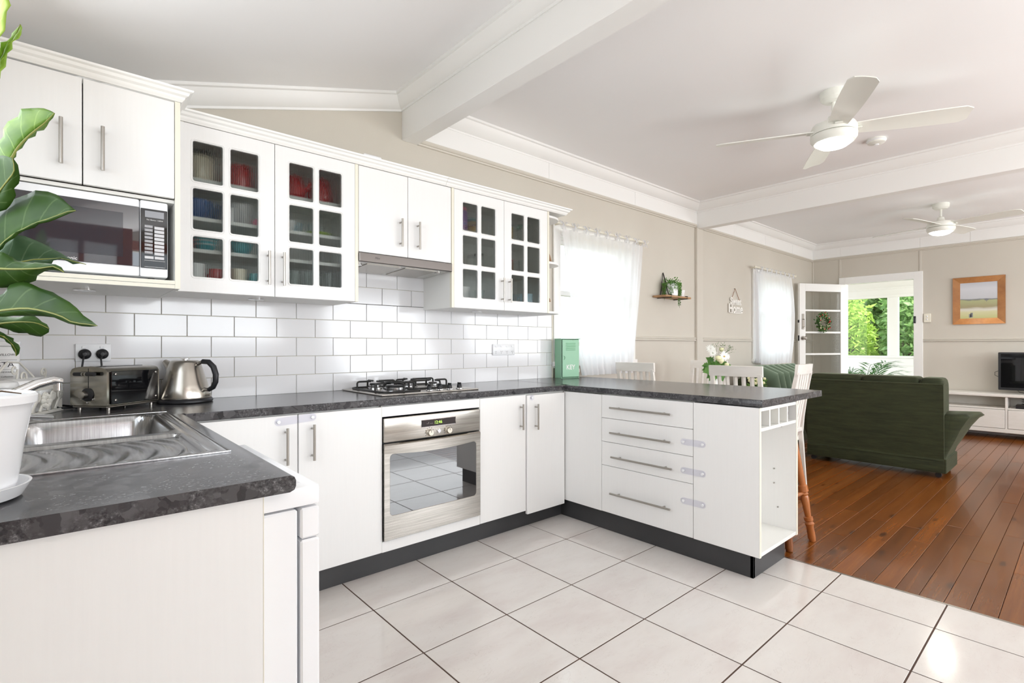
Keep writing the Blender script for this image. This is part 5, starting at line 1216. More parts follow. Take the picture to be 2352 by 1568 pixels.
curtain('curtain', 'narrow gathered sheer behind the living room curtain edge', (6.79, 6.90), (6.81, 6.86), .92, 2.13, 2.90, 3, 1, seed=8)
rd = thing('curtain_rod', 'cream curtain rod above the living room window', 'rod', (7.4, 2.88, 2.165), world=True)
obj('rod', MB().cyl((6.73, 2.865, 2.165), (8.05, 2.865, 2.165), .010, n=12), M_cream, rd)
for x_ in (6.715, 8.065): obj('finial', MB().ball((x_, 2.865, 2.165), .018, 12), M_cream, rd)
for x_ in (6.78, 8.01): obj('bracket', MB().tube([(x_, YB-.001, 2.165), (x_, 2.872, 2.165)], .007, 8), M_cream, rd)
# ================================================================== WALL DECOR
hs_ = thing('hanging_shelf', 'small oak shelf hung by black cord on the dining wall', 'shelf', (4.83, 2.90, 1.65), world=True)
sx0, sx1, sz_ = 4.50, 4.985, 1.648
obj('board', MB().rbox(sx0, sx1, 2.79, YB-.004, sz_-.009, sz_+.009, .003), M_shelfw, hs_)
rp = MB()
for x_ in (sx0+.09, sx1-.09):
    rp.tube([(x_, YB-.006, sz_-.012), (x_, 2.785, sz_-.012), (x_, 2.782, sz_+.012), (x_, 2.81, sz_+.014)], .005, 6)
rp.tube([(4.58, 2.81, sz_+.012), (4.69, YB-.008, 1.905), (4.62, YB-.02, sz_+.012)], .0045, 6); rp.tube([(4.69, YB-.008, 1.905), (4.80, YB-.02, sz_+.014)], .0045, 6)
obj('cord', rp, M_rope, hs_); obj('nail', MB().cyl((4.69, YB-.001, 1.90), (4.69, YB-.016, 1.902), .005, n=8), M_satin, hs_)
hp_ = thing('hanging_plant', 'trailing green plant in white pot on the hanging shelf', 'plant', (4.715, 2.862, sz_+.0095))
obj('pot', MB().lathe([(.058, 0), (.066, .01), (.070, .125), (.064, .125), (.060, .11), (0, .108)], (0,0,0), 28), M_cer, hp_)
fb_ = MB(); r_ = random.Random(9)
leafy(fb_, (0, 0, .125), 240, .085, .020, .007, .55, 3)
for k in range(26):
    a = r_.choice([r_.uniform(2.6, 4.3), r_.uniform(4.4, 5.0), r_.uniform(5.3, 6.5)]); L_ = r_.uniform(.05, .17) if k not in (3, 4, 5) else .24
    if 4.3 < a < 5.2: L_ *= .5
    if k in (3, 4, 5): a = 5.75
    px_, py_ = .082*math.cos(a), .082*math.sin(a)
    if py_ > .05: py_ = .05
    fb_.tube([(px_*.6, py_*.6, .14), (px_, py_, .13), (px_*1.1, py_*1.1, .12-L_)], .0012, 4)
    for q in range(int(L_/.0065)):
        z_ = .13-q*.0065; leafy(fb_, (px_*1.08, py_*1.08, z_), 2, .008, .016, .006, .4, k*100+q)
obj('foliage', fb_, M_leafs, hp_, 0, merge=False)['kind'] = 'stuff'
mg_ = thing('mug', 'small white cup beside the trailing plant on the hanging shelf', 'mug', (4.895, 2.86, sz_+.0095))
obj('cup', MB().lathe([(.022, 0), (.034, .02), (.042, .072), (.039, .072), (.031, .022), (0, .008)], (0,0,0), 24), M_cer, mg_); obj('handle', MB().tube([(.036, 0, .06), (.058, 0, .055), (.056, 0, .030), (.034, 0, .022)], .004, 8), M_cer, mg_)
sg_ = thing('wall_sign', 'small white cut-out word sign hanging on brown twine', 'sign', (6.31, YB-.012, 1.60), world=True)
t1 = textmb('Sweet', .115, .006, off=.004); t1.xf(Matrix.Translation((6.315, YB-.014, 1.700)) @ FACE_Y); obj('word', t1, M_paintw, sg_)
t1 = textmb('Home', .150, .006, off=.005); t1.xf(Matrix.Translation((6.315, YB-.014, 1.605)) @ FACE_Y); obj('word', t1, M_paintw, sg_)
obj('bar', MB().rbox(6.16, 6.47, YB-.016, YB-.010, 1.656, 1.664, .001).rbox(6.16, 6.47, YB-.016, YB-.010, 1.549, 1.558, .001), M_paintw, sg_)
obj('twine', MB().tube([(6.215, YB-.013, 1.73), (6.305, YB-.013, 1.860), (6.42, YB-.013, 1.72)], .003, 6), M_twine, sg_)
obj('nail', MB().cyl((6.305, YB-.0005, 1.858), (6.305, YB-.018, 1.860), .004, n=8), M_satin, sg_)
outlet_ = thing('light_switch', 'cream double light switch right of the doorway', 'switch', (XF-.006, 1.500, 1.53), world=True)
obj('block', MB().rbox(XF-.030, XF-.0005, 1.462, 1.538, 1.470, 1.590, .003), M_cream, outlet_)
for z_ in (1.510, 1.550): obj('rocker', MB().rbox(XF-.036, XF-.030, 1.492, 1.508, z_-.012, z_+.012, .003), M_whitep, outlet_)
# picture
pc = thing('framed_picture', 'landscape painting in knotty honey pine frame on the far wall', 'picture', (XF-.01, .972, 1.74), world=True)
ya, yb, za, zb, fwid = .716, 1.229, 1.428, 2.049, .075
for (p, q, r2, s_) in ((ya, yb, za, za+fwid), (ya, yb, zb-fwid, zb)):
    up_ = r2 > 1.8
    obj('frame_rail', MB().add([(XF-.006, p, r2), (XF-.006, q, r2), (XF-.006, q, s_), (XF-.006, p, s_)] + ([(XF-.026, p, s_), (XF-.026, q, s_), (XF-.014, q-fwid, r2), (XF-.014, p+fwid, r2)] if up_ else [(XF-.026, p, r2), (XF-.026, q, r2), (XF-.014, q-fwid, s_), (XF-.014, p+fwid, s_)]), [(0,1,2,3),(4,5,6,7),(0,1,5,4) if not up_ else (3,2,5,4),(3,2,6,7) if not up_ else (0,1,6,7),(0,3,7,4) if not up_ else (0,3,4,7),(1,2,6,5) if not up_ else (1,2,5,6)]), M_frame, pc)
for (p, q) in ((ya, ya+fwid), (yb-fwid, yb)):
    o_ = p if p == ya else q; i_ = q if p == ya else p
    obj('frame_stile', MB().add([(XF-.006, o_, za), (XF-.006, o_, zb), (XF-.006, i_, zb-fwid), (XF-.006, i_, za+fwid), (XF-.026, o_, za), (XF-.026, o_, zb), (XF-.014, i_, zb-fwid), (XF-.014, i_, za+fwid)], [(0,1,2,3),(4,5,6,7),(0,1,5,4),(1,2,6,5),(2,3,7,6),(3,0,4,7)]), M_frame, pc)
def m_paint():
    m = mat('landscape_print', (.6,.6,.65), .35); nt = m.node_tree; p = P_(m); g = N(nt, 'ShaderNodeNewGeometry'); sp = N(nt, 'ShaderNodeSeparateXYZ'); nt.links.new(g.outputs['Position'], sp.inputs[0])
    mp = N(nt, 'ShaderNodeMapping'); mp.inputs['Scale'].default_value = (1, 4, 14); nt.links.new(g.outputs['Position'], mp.inputs[0])
    n = tex(nt, 'ShaderNodeTexNoise', mp.outputs[0], Scale=1.6, Detail=5.0)
    zz_ = mathn(nt, 'ADD', mathn(nt, 'SUBTRACT', sp.outputs[2], za), mathn(nt, 'MULTIPLY', mathn(nt, 'SUBTRACT', n.outputs['Fac'], .5), .05))
    h = mathn(nt, 'DIVIDE', zz_, zb-za)
    r = ramp(nt, [(.12, (.50,.50,.22)), (.25, (.62,.60,.36)), (.30, (.66,.64,.58)), (.36, (.34,.30,.17)), (.50, (.40,.42,.22)), (.515, (.17,.18,.19)), (.54, (.52,.53,.56)), (.75, (.60,.61,.65)), (.9, (.48,.50,.55))])
    nt.links.new(h, r.inputs[0]); nt.links.new(r.outputs[0], p.inputs['Base Color']); return m
ptg = obj('painting', MB().box(XF-.012, XF-.008, ya+fwid-.004, yb-fwid+.004, za+fwid-.004, zb-fwid+.004), m_paint(), pc)
ft = MB()
for (cy_, cz_, w_, h_) in ((1.04, za+fwid+.045, .012, .060), (1.055, za+fwid+.035, .012, .045)): ft.rbox(XF-.0126, XF-.0119, cy_-w_, cy_+w_, cz_-h_/2, cz_+h_/2, .0003)
ft.add([(XF-.0124, .895+.022*math.cos(2*PI*k/10), 1.745+.014*math.sin(2*PI*k/10)) for k in range(10)], [tuple(range(10))]); ft.rbox(XF-.0126, XF-.012, .893, .897, 1.715, 1.745, .0002)
obj('painted_details', ft, mat('slate_paint', (.20,.21,.22), .6), pc)
# wreath on the open door (hung at the second glass bar)
M_ = dr.matrix_basis; 
wr = thing('wreath', 'green leaf and red berry wreath hanging on the glazed door', 'wreath', (0,0,0))
wr.matrix_world = Matrix.Translation(dr.location) @ Matrix.Rotation(dr.rotation_euler.z, 4, 'Z') @ Matrix.Translation((.46, .030, 1.495))
wm = MB(); bm_ = MB(); r_ = random.Random(4)
for k in range(760):
    a = r_.uniform(0, 2*PI); q = r_.gauss(.088, .018); c_ = Vector((q*math.cos(a), r_.uniform(-.018, .03), q*1.2*math.sin(a)))
    d_ = Vector((math.cos(a)*r_.uniform(-.2, 1)-math.sin(a)*.8, r_.uniform(-.3, .8), math.sin(a)*r_.uniform(-.2, 1)+math.cos(a)*.8)).normalized(); s_ = d_.cross(Vector((r_.uniform(-1, 1), 1, r_.uniform(-1, 1)))).normalized()
    l_ = r_.uniform(.022, .04); wm.add([c_, c_+d_*l_*.5+s_*.007, c_+d_*l_, c_+d_*l_*.5-s_*.007], [(0, 1, 2, 3)])
for k in range(13):
    a = r_.uniform(0, 2*PI); q = r_.gauss(.09, .016); bm_.ball((q*math.cos(a), .038, q*1.2*math.sin(a)), .0085, 8)
obj('foliage', wm, M_leafo, wr, 0, merge=False)['kind'] = 'stuff'; obj('berries', bm_, M_berry, wr)['kind'] = 'stuff'
obj('twig_ring', MB().tube([(.088*math.cos(2*PI*k/24), .004, .105*math.sin(2*PI*k/24)) for k in range(24)], .009, 6, True), M_stemb, wr)
pb_ = MB()
for k in range(60):
    a = r_.uniform(0, 2*PI); q = r_.gauss(.085, .016); pb_.ball((q*math.cos(a), .036, q*1.2*math.sin(a)), .005, 6)
obj('blossom', pb_, M_petaly, wr)['kind'] = 'stuff'
# ================================================================== CEILING FANS
def fan(name, label, cx, cy, ang, power, seedd=0):
    t = thing(name, label, 'ceiling fan', (cx, cy, 2.75), 0)
    M_f = M_fan
    obj('canopy', MB().lathe([(.075, 0), (.078, -.010), (.074, -.045), (.055, -.062), (.020, -.066), (0, -.066)], (0,0,0), 36), M_f, t)
    obj('downrod', MB().cyl((0,0,-.06), (0,0,-.19), .0115, n=14), M_f, t)
    obj('collar', MB().lathe([(.022, -.150), (.030, -.155), (.042, -.200), (0, -.200)], (0,0,0), 24), M_f, t)
    obj('motor', MB().lathe([(0, -.198), (.070, -.200), (.118, -.212), (.128, -.232), (.128, -.262), (.124, -.268), (0, -.268)], (0,0,0), 44), M_f, t)
    lk = obj('light_ring', MB().lathe([(.122, -.270), (.130, -.275), (.128, -.300), (.112, -.322), (.106, -.322), (.106, -.300), (0, -.300)], (0,0,0), 44), M_f, t)
    obj('diffuser', MB().lathe([(.1055, -.312), (.100, -.328), (.075, -.346), (.04, -.356), (0, -.359)], (0,0,0), 40), M_lamp, lk)
    for k in range(4):
        a = ang + k*PI/2; b = MB(); pit = math.radians(-14)
        def f(u, v):
            r0 = .105 + u*.585; w_ = .052 + .020*math.sin(min(1, u*1.3)*PI*.5); 
            if u > .93: w_ *= math.sqrt(max(0, 1-((u-.93)/.07)**2*.55))
            s_ = (v-.5)*2*w_ + .010*u
            return (r0, s_*math.cos(pit), -.246 + s_*math.sin(pit) + .004*math.cos((v-.5)*PI))
        b.grid(f, 16, 6)
        top = MB().grid(lambda u, v: (lambda p: (p[0], p[1], p[2]+.006))(f(u, 1-v)), 16, 6); b.join(top)
        for vv in (0, 1): b.grid(lambda u, v: (lambda p: (p[0], p[1], p[2]+.006*v))(f(u, vv)), 16, 1)
        b.grid(lambda u, v: (lambda p: (p[0], p[1], p[2]+.006*v))(f(1, u)), 6, 1)
        b.xf(Matrix.Rotation(a, 4, 'Z')); bl = obj('blade', b, M_f, t, 40)
        obj('blade_arm', MB().rbox(.09, .15, -.022, .022, -.252, -.244, .003).xf(Matrix.Rotation(a, 4, 'Z')), M_f, bl)
    l = bpy.data.lights.new('fan_light', 'SPOT'); l.energy = power; l.color = (1, .93, .80); l.spot_size = math.radians(165); l.spot_blend = .6; l.shadow_soft_size = .09
    lo = bpy.data.objects.new('fan_light', l); COL.objects.link(lo); lo.location = (cx, cy, 2.75-.37)
    return t
M_fan = mat('cream_white_fan', (.80,.81,.76), .3)
fan('ceiling_fan', 'large white four-blade ceiling fan with lit round lamp over the dining area', 3.66, 1.074, math.radians(27), 26)
fan('ceiling_fan', 'white four-blade ceiling fan with lit lamp in the far living room', 7.46, 1.12, math.radians(-15), 26)
sd = thing('smoke_detector', 'round white smoke detector on the ceiling beside the fan', 'smoke detector', (4.75, 1.10, 2.75))
obj('case', MB().lathe([(.062, 0), (.064, -.012), (.058, -.030), (.030, -.040), (0, -.041)], (0,0,0), 32), M_fan, sd); obj('test_button', MB().lathe([(.018, -.039), (.016, -.046), (0, -.046)], (0,0,0), 20), M_whitep, sd)
obj('vent_ring', MB().lathe([(.0645, -.010), (.0665, -.014), (.063, -.020)], (0,0,0), 32), M_whitep, sd)
# ================================================================== DINING SET
def chair():
    """seat faces +x, back at x=0; height 1.0"""
    t = thing('dining_chair', 'x', 'chair', (0,0,0), 0, 'white slat-back dining chairs')
    wd = .19
    def yb(z): # back curve in x
        u = (z-.44)/.56; return -.02-.085*max(0, u)**1.4 + (.03*(1-z/.44) if z < .44 else 0)*-1
    for s_ in (-1, 1):
        pts = [(yb(z)-.0, s_*(wd-.012-.012*(z/1.0)), z) for z in (0, .15, .30, .44, .58, .72, .86, .945)]
        obj('leg', MB().tube(pts, [.018, .019, .021, .022, .021, .020, .019, .018], 4, up=(1, 1, 0)), M_paintw, t, 40)
        obj('leg', MB().tube([(.385, s_*(wd-.005), 0), (.38, s_*(wd-.008), .42)], [.017, .023], 4, up=(1, 1, 0)), M_paintw, t, 40)
    xt = yb(.97)
    tr = MB()
    n = 10; vs = []
    for i in range(n+1):
        u = i/n; y_ = -wd+.002+2*(wd-.002)*u; bx = -.012*math.sin(PI*u)
        for (dx, z) in ((0, .925), (-.008, 1.0), (.014, 1.002), (.020, .925)): vs.append((xt+bx+dx, y_, z))
    obj('top_rail', tr.add(vs, [(i*4+j, i*4+(j+1) % 4, (i+1)*4+(j+1) % 4, (i+1)*4+j) for i in range(n) for j in range(4)] + [(0,1,2,3), (n*4+3, n*4+2, n*4+1, n*4)]), M_paintw, t)
    for k in range(5):
        y_ = (-wd+.045) + (2*wd-.09)*(k+.5)/5; y2 = y_*.9
        pts = [(yb(z)-.008*math.sin(PI*(z-.46)/.5), y2+(y_-y2)*(z-.46)/.48, z) for z in (.465, .58, .70, .82, .93)]
        obj('slat', MB().tube(pts, .0155, 4, flat=.5, up=(1, 0, 0)), M_paintw, t, 40)
    obj('lower_rail', MB().rbox(-.034, -.010, -wd+.02, wd-.02, .455, .485, .003), M_paintw, t)
    obj('seat_frame', MB().rbox(-.01, .395, -wd+.006, wd-.006, .375, .435, .006), M_paintw, t)
    obj('seat', MB().rbox(.0, .40, -wd+.012, wd-.012, .436, .475, .018, 3), M_seat, t)
    for s_ in (-1, 1): obj('stretcher', MB().rbox(-.02, .375, s_*(wd-.012)-.009, s_*(wd-.012)+.009, .17, .20, .003), M_paintw, t)
    obj('stretcher', MB().rbox(.17, .19, -wd+.02, wd-.02, .172, .198, .003), M_paintw, t)
    return t
ch = chair()
# back of each chair at its origin
ch.location = (3.725, 1.70, 0); ch.rotation_euler = (0, 0, .08); ch['label'] = 'white slat-back chair seen from behind in front of the flower vase'
dup(ch, (3.83, 2.63, 0), .06, 'white chair beside the sheer dining curtain, mostly hidden by the worktop')
dup(ch, (4.665, 2.48, 0), PI, 'white chair on the wall side of the table, left of the flowers')
dup(ch, (4.345, 1.575, 0), PI/2+.06, 'white chair with crimson seat standing behind the green sofa corner')
tb = thing('dining_table', 'white pedestal dining table mostly hidden behind the peninsula worktop', 'table', (4.2, 2.22, 0))
obj('tabletop', MB().rbox(-.24, .24, -.38, .12, .715, .745, .006), M_paintw, tb)
obj('pedestal', MB().lathe([(.10, 0), (.10, .02), (.05, .04), (.035, .10), (.045, .35), (.035, .60), (.08, .70), (.10, .714)], (-.08, -.10, 0), 20), M_paintw, tb)
# vase with flowers
vx, vy = 4.205, 2.13
vs_ = thing('vase', 'white tapered vase holding daisies and cream roses', 'vase', (vx, vy, .7455))
obj('vase_body', MB().lathe([(.062, 0), (.066, .01), (.050, .12), (.036, .21), (.044, .235), (.040, .235), (.032, .21), (.05, .02), (0, .012)], (0,0,0), 28), M_cer, vs_)
bq = thing('bouquet', 'bouquet of white daisies, cream roses and green leaves in the vase', 'flowers', (vx, vy, .935))
def lobed(mb, c, d_, nn, ln):
    """broad lobed leaf"""
    d_ = Vector(d_).normalized(); s_ = d_.cross(Vector(nn)).normalized(); up = s_.cross(d_)
    pts = [(0, 0), (.15, .22), (.05, .38), (.30, .34), (.36, .52), (.52, .34), (.66, .40), (.72, .22), (1, 0), (.72, -.22), (.66, -.40), (.52, -.34), (.36, -.52), (.30, -.34), (.05, -.38), (.15, -.22)]
    c = Vector(c); vs = [c + d_*p*ln + s_*q*ln + up*(-.25*p*p + .12*abs(q))*ln for p, q in pts] + [c+d_*.45*ln-up*.03*ln]
    mb.add(vs, [(i, (i+1) % 16, 16) for i in range(16)])
back = Vector((-.66, -.75, 0)); rgt = Vector((.75, -.66, 0)); Zv = Vector((0,0,1))
def loc_(du, dv, dd=0): return rgt*du*.00375 - Zv*dv*.00375 + back*dd     # photo px offsets from the bouquet neck (1640,850)
lv_ = MB()
for (du, dv, dx, dz, L_, dd) in ((-6,-8,-1,.25,.10,.02),(-10,-2,-1,-.15,.11,.04),(-4,4,-.8,-.8,.11,.05),(-14,-10,-1,.1,.08,.0),(2,-4,-.5,.7,.10,.03),(6,-6,.6,.6,.10,.0),(10,-8,1,.3,.10,.02),(14,0,.9,-.5,.09,.02),(4,0,.3,-1,.11,.05),(-2,-16,-.7,.6,.10,-.03),(20,0,.7,-.6,.07,.02),(8,-14,.8,.7,.08,-.03),(-8,6,-.9,-.5,.09,.04),(-16,-4,-1,-.1,.08,.02),(6,2,.1,-.7,.08,.06),(0,-10,0,.9,.09,.05)):
    lobed(lv_, loc_(du, dv, dd), rgt*dx + Zv*dz + back*.35, back+Zv*.4, L_*.85)
obj('foliage', lv_, leafmat('bouquet_leaf', (.05,.16,.03), (.14,.32,.06)), bq, 0, merge=False)['kind'] = 'stuff'
def daisy(c, r, nn, n=16, gold=True):
    c = Vector(c); nn = Vector(nn).normalized(); a_ = nn.orthogonal().normalized(); b_ = nn.cross(a_); mb = MB()
    for k in range(n):
        th = 2*PI*k/n; d_ = a_*math.cos(th)+b_*math.sin(th); s_ = nn.cross(d_); w_ = r*.15
        mb.add([c+d_*r*.12, c+d_*r*.55+s_*w_+nn*r*.08, c+d_*r*(1+.06*(k % 3)), c+d_*r*.55-s_*w_+nn*r*.08], [(0,1,2,3)])
    o = obj('daisy', mb, M_petal, bq, 0, merge=False)
    if gold: obj('flower_centre', MB().ball(c+nn*r*.10, r*.20, 10, .5), M_yel, o)
for (du, dv, r, dx, gd, dd) in ((12, -32, .042, .1, True, .07), (-13, -50, .040, -.3, False, .02), (-11, -40, .034, -.4, False, .05), (-7, -47, .030, -.2, False, .0), (25, -33, .034, .6, False, .02), (20, -38, .030, .4, False, .0)):
    daisy(loc_(du, dv, dd), r, back + rgt*dx + Zv*.35, 14, gd)
def rose(c, r):
    mb = MB()
    for k in range(3): mb.lathe([(r*.3*(3-k)/3, -r*.9), (r*(.95-.22*k), -r*.1), (r*(.85-.25*k), r*(.55+.08*k)), (r*(.75-.25*k), r*(.5+.08*k))], c, 12)
    mb.ball(Vector(c)+Vector((0,0,r*.35)), r*.35, 8); obj('rose', mb, M_petaly, bq)
rose(loc_(0, -28, .06), .030); rose(loc_(5, -22, .07), .026); rose(loc_(18, -14, .07), .020); rose(loc_(14, -48, .0), .022)
sp = MB(); r_ = random.Random(12)
for k in range(9):
    a = r_.uniform(-.5, 1.2); p0 = loc_(4, -20, 0); p1 = p0 + rgt*(.02+.13*math.sin(a)) + Zv*(.13*math.cos(a)+.0) + back*.02
    sp.tube([p0, (p0+p1)/2+Zv*.01, p1], .0012, 4); leafy(sp, p1, 14, .03, .018, .0022, .9, k+40)
obj('filler_sprigs', sp, M_succ, bq, 0, merge=False)['kind'] = 'stuff'
sm_ = MB()
for (du, dv) in ((12, -30), (-10, -44), (0, -25), (18, -14), (24, -32)): sm_.tube([loc_(du, dv, .03), loc_(du*.3, dv*.3, .01), Vector((0, 0, -.15))], .002, 5)
obj('stems', sm_, M_leafs, bq)['kind'] = 'stuff'
# bar stool behind the peninsula
st = thing('bar_stool', 'orange-brown turned wooden bar stool behind the peninsula end', 'stool', (3.20, 1.245, 0))
obj('seat', MB().lathe([(.095, .60), (.115, .612), (.118, .628), (.10, .640), (0, .634)], (0,0,0), 32), M_stool, st)
def turned(p0, p1, mb):
    p0, p1 = Vector(p0), Vector(p1); prof = [(0, .017), (.03, .021), (.14, .020), (.17, .026), (.19, .018), (.20, .024), (.23, .024), (.235, .015), (.25, .017), (.42, .023), (.44, .019), (.455, .024), (.47, .018), (.48, .027), (.53, .026), (.545, .018), (.60, .019), (1, .016)]
    return mb.tube([p0.lerp(p1, q) for q, r in prof], [r for q, r in prof], 14)
for (a, b, c_, d_) in ((.10, -.165, .040, -.085), (-.165, -.135, -.075, -.065), (.10, .15, .040, .07), (-.14, .15, -.07, .07)): obj('leg', turned((a, b, 0), (c_, d_, .605), MB()), M_stool, st, 30)
for (p, q) in (((.076, -.132, .24), (.076, .118, .24)), ((.072, -.128, .28), (-.123, -.103, .28)), ((-.112, .118, .24), (-.129, -.107, .24)), ((.072, .113, .28), (-.107, .113, .28))): obj('stretcher', MB().tube([p, (Vector(p)+Vector(q))/2, q], [.009, .013, .009], 10), M_stool, st)
# ================================================================== LIVING ROOM
so = thing('sofa', 'large bottle green velvet sofa seen from behind', 'sofa', (6.0, 1.7, 0), world=True)
bx = 5.655; sy0, sy1 = .815, 1.915
def pillow(x0, x1, y0, y1, z0, z1, p=.05, n=8):
    """plump rounded block"""
    mb = MB()
    cx, cy, cz = (x0+x1)/2, (y0+y1)/2, (z0+z1)/2; hx, hy, hz = (x1-x0)/2, (y1-y0)/2, (z1-z0)/2
    b = bmesh.new(); bmesh.ops.create_cube(b, size=2); bmesh.ops.subdivide_edges(b, edges=b.edges[:], cuts=n, use_grid_fill=True)
    b.verts.index_update(); vs = []
    for v in b.verts:
        c = v.co; e = 7.0
        L_ = (abs(c.x)**e+abs(c.y)**e+abs(c.z)**e)**(1/e); q = c/L_
        puff = 1 + p*(1-abs(c.y))*(1-min(1, abs(c.z)))
        vs.append((cx+q.x*hx*puff, cy+q.y*hy, cz+q.z*hz))
    mb.add(vs, [[v.index for v in f.verts] for f in b.faces]); b.free(); return mb
obj('base', MB().rbox(bx+.006, 6.20, sy0+.01, sy1-.01, .045, .17, .012, 2), M_velvet, so)
obj('back_panel', MB().prism([(bx+.012, .150), (bx-.004, .45), (bx-.018, .805), (bx-.002, .818), (bx+.085, .812), (bx+.12, .45), (bx+.13, .16)], 1, sy0+.016, sy1-.016), M_velvet, so, 30)
obj('piping', MB().tube([(bx-.018, sy0+.02, .808), (bx-.018, sy1-.02, .808)], .005, 8), M_velvet, so); obj('piping', MB().tube([(bx+.004, sy0+.016, .152), (bx+.004, sy1-.02, .152)], .003, 6), M_velvet, so)
n3 = (sy1-sy0-.06)/3
obj('back_cushion', pillow(bx+.05, bx+.33, sy0+.022, 1.012, .40, .862, .03), M_velvet, so, 50)
for (a, b) in ((1.010, 1.450), (1.452, 1.890)): obj('back_cushion', MB().rbox(bx+.062, bx+.30, a, b, .40, .866, .035, 4), M_velvet, so, 50)
for k in range(3): obj('seat_cushion', pillow(bx+.22, 6.22, sy0+.03+k*n3, sy0+.03+(k+1)*n3-.004, .18, .44), M_velvet, so, 50)
def arm(s_, y_):
    mb = MB(); n = 14; vs = []
    for i in range(n+1):
        u = i/n; x_ = bx+.03+u*.49; zt_ = .535+.02*math.sin(PI*u)-.01*u; fl = .075+.06*min(1, u*1.5)
        pr = [(0, .15), (-.022, .22), (-.040-fl*.25, .32), (-.055-fl*.5, .42), (-.068-fl*.8, .50), (-.075-fl, zt_), (-.055-fl, zt_+.022), (.03, zt_+.010), (.09, .46), (.09, .16)]
        kk = min(1, .30+(u*9)**.6)
        for (q, z) in pr: vs.append((x_, y_+s_*(q*kk if q < 0 else q), .15+(z-.15)*(.97+.03*kk)))
    m_ = len(pr); return mb.add(vs, [(i*m_+j, i*m_+(j+1) % m_, (i+1)*m_+(j+1) % m_, (i+1)*m_+j) for i in range(n) for j in range(m_)] + [tuple(range(m_))[::-1], tuple(n*m_+k for k in range(m_))])
obj('arm', arm(1, sy0+.02), M_velvet, so, 75); obj('arm', arm(-1, sy1-.02), M_velvet, so, 75)
obj('side_panel', MB().rbox(bx+.01, 6.20, sy0, sy0+.03, .045, .17, .006), M_velvet, so)
for (a, b) in ((bx+.06, sy0+.06), (6.14, sy0+.06), (bx+.06, sy1-.06), (6.14, sy1-.06)): obj('castor', MB().cyl((a-.014, b, .023), (a+.014, b, .023), .023, n=16).cyl((a, b, .03), (a, b, .05), .012, n=10), M_black, so)
s2_ = thing('sofa', 'green velvet sofa with channelled back cushions below the living room window', 'sofa', (6.75, 2.5, 0), world=True)
obj('base', MB().rbox(6.05, 7.25, 2.16, 2.74, .06, .42, .02, 2), M_velvet, s2_)
obj('back_panel', MB().rbox(6.05, 7.25, 2.66, 2.80, .06, .76, .03, 2), M_velvet, s2_)
obj('arm', MB().rbox(5.97, 6.12, 2.16, 2.78, .06, .62, .06, 3), M_velvet, s2_); obj('arm', MB().rbox(7.18, 7.34, 2.16, 2.78, .06, .62, .06, 3), M_velvet, s2_)
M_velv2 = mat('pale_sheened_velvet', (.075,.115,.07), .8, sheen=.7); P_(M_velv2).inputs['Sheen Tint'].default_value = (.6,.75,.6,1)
for k in range(7):
    xx = 6.12+k*.165
    obj('back_channel', MB().tube([(xx+.08, 2.50, .50), (xx+.05, 2.44, .62), (xx-.01, 2.45, .76), (xx-.05, 2.56, .82), (xx-.03, 2.68, .82), (xx+.02, 2.76, .76)], [.07, .10, .115, .105, .08, .05], 14), M_velv2, s2_, 60)
for k in range(2): obj('seat_cushion', pillow(6.13+k*.52, 6.13+(k+1)*.52-.006, 2.12, 2.42, .42, .56), M_velvet, s2_, 50)
# yellow flowers behind the chair
yf = thing('potted_flowers', 'yellow-green flowering plant behind the dining chair', 'plant', (4.32, 1.83, .7455))
obj('pot', MB().lathe([(.030, 0), (.040, .045), (.036, .045), (.030, .03), (0, .028)], (0,0,0), 20), M_cer, yf)
obj('foliage', leafy(MB(), (0,0,.06), 120, .065, .04, .006, .6, 22), M_leafs, yf, 0, merge=False)['kind'] = 'stuff'
yb2 = MB()
for k in range(18): yb2.ball((r_.uniform(-.05, .05), r_.uniform(-.05, .05), .105+r_.uniform(-.02, .03)), .013, 8)
obj('flower_heads', yb2, M_petaly, yf)['kind'] = 'stuff'
# tv unit and television
tv = thing('tv_unit', 'white television unit with open shelves and drawers along the far wall', 'tv cabinet', (8.82, .45, 0), world=True)
tx, ty0, ty1 = 8.62, -.55, 1.42
obj('top', MB().rbox(tx-.012, 9.005, ty0-.015, ty1+.015, .515, .548, .004), M_paintw, tv)
for y_ in (ty0, .668, ty1-.022, .06): obj('upright', MB().rbox(tx, 9.0, y_, y_+.022, .075, .515, .002), M_paintw, tv)
obj('shelf', MB().rbox(tx+.01, 8.99, ty0+.023, ty1-.023, .345, .363, .002), M_paintw, tv) if False else None
for (a, b) in ((.69, ty1-.022), (.082, .668), (ty0+.022, .06)):
    obj('shelf', MB().rbox(tx+.004, 8.985, a+.001, b-.001, .362, .380, .002), M_paintw, tv)
    dq = obj('drawer', MB().rbox(tx-.004, tx+.016, a+.003, b-.003, .132, .358, .003), M_paintw, tv)
    for q in ((a+b)/2,): obj('knob', MB().lathe([(.008, 0), (.008, .010), (.016, .018), (.014, .026), (0, .028)], (tx-.004, q, .245), 16, RX), M_black, dq)
obj('bottom_rail', MB().rbox(tx-.002, 8.99, ty0, ty1, .078, .128, .003), M_paintw, tv); obj('back_board', MB().box(8.988, 8.996, ty0+.02, ty1-.02, .08, .515), M_paintw, tv)
for (a, b) in ((8.66, ty0+.04), (8.66, ty1-.04), (8.94, ty0+.04), (8.94, ty1-.04), (8.66, .40)): obj('foot', MB().rbox(a-.02, a+.02, b-.02, b+.02, 0, .078, .003), M_paintw, tv)
te = thing('television', 'black flat-screen television on the white unit', 'television', (8.80, .28, .5485), world=True)
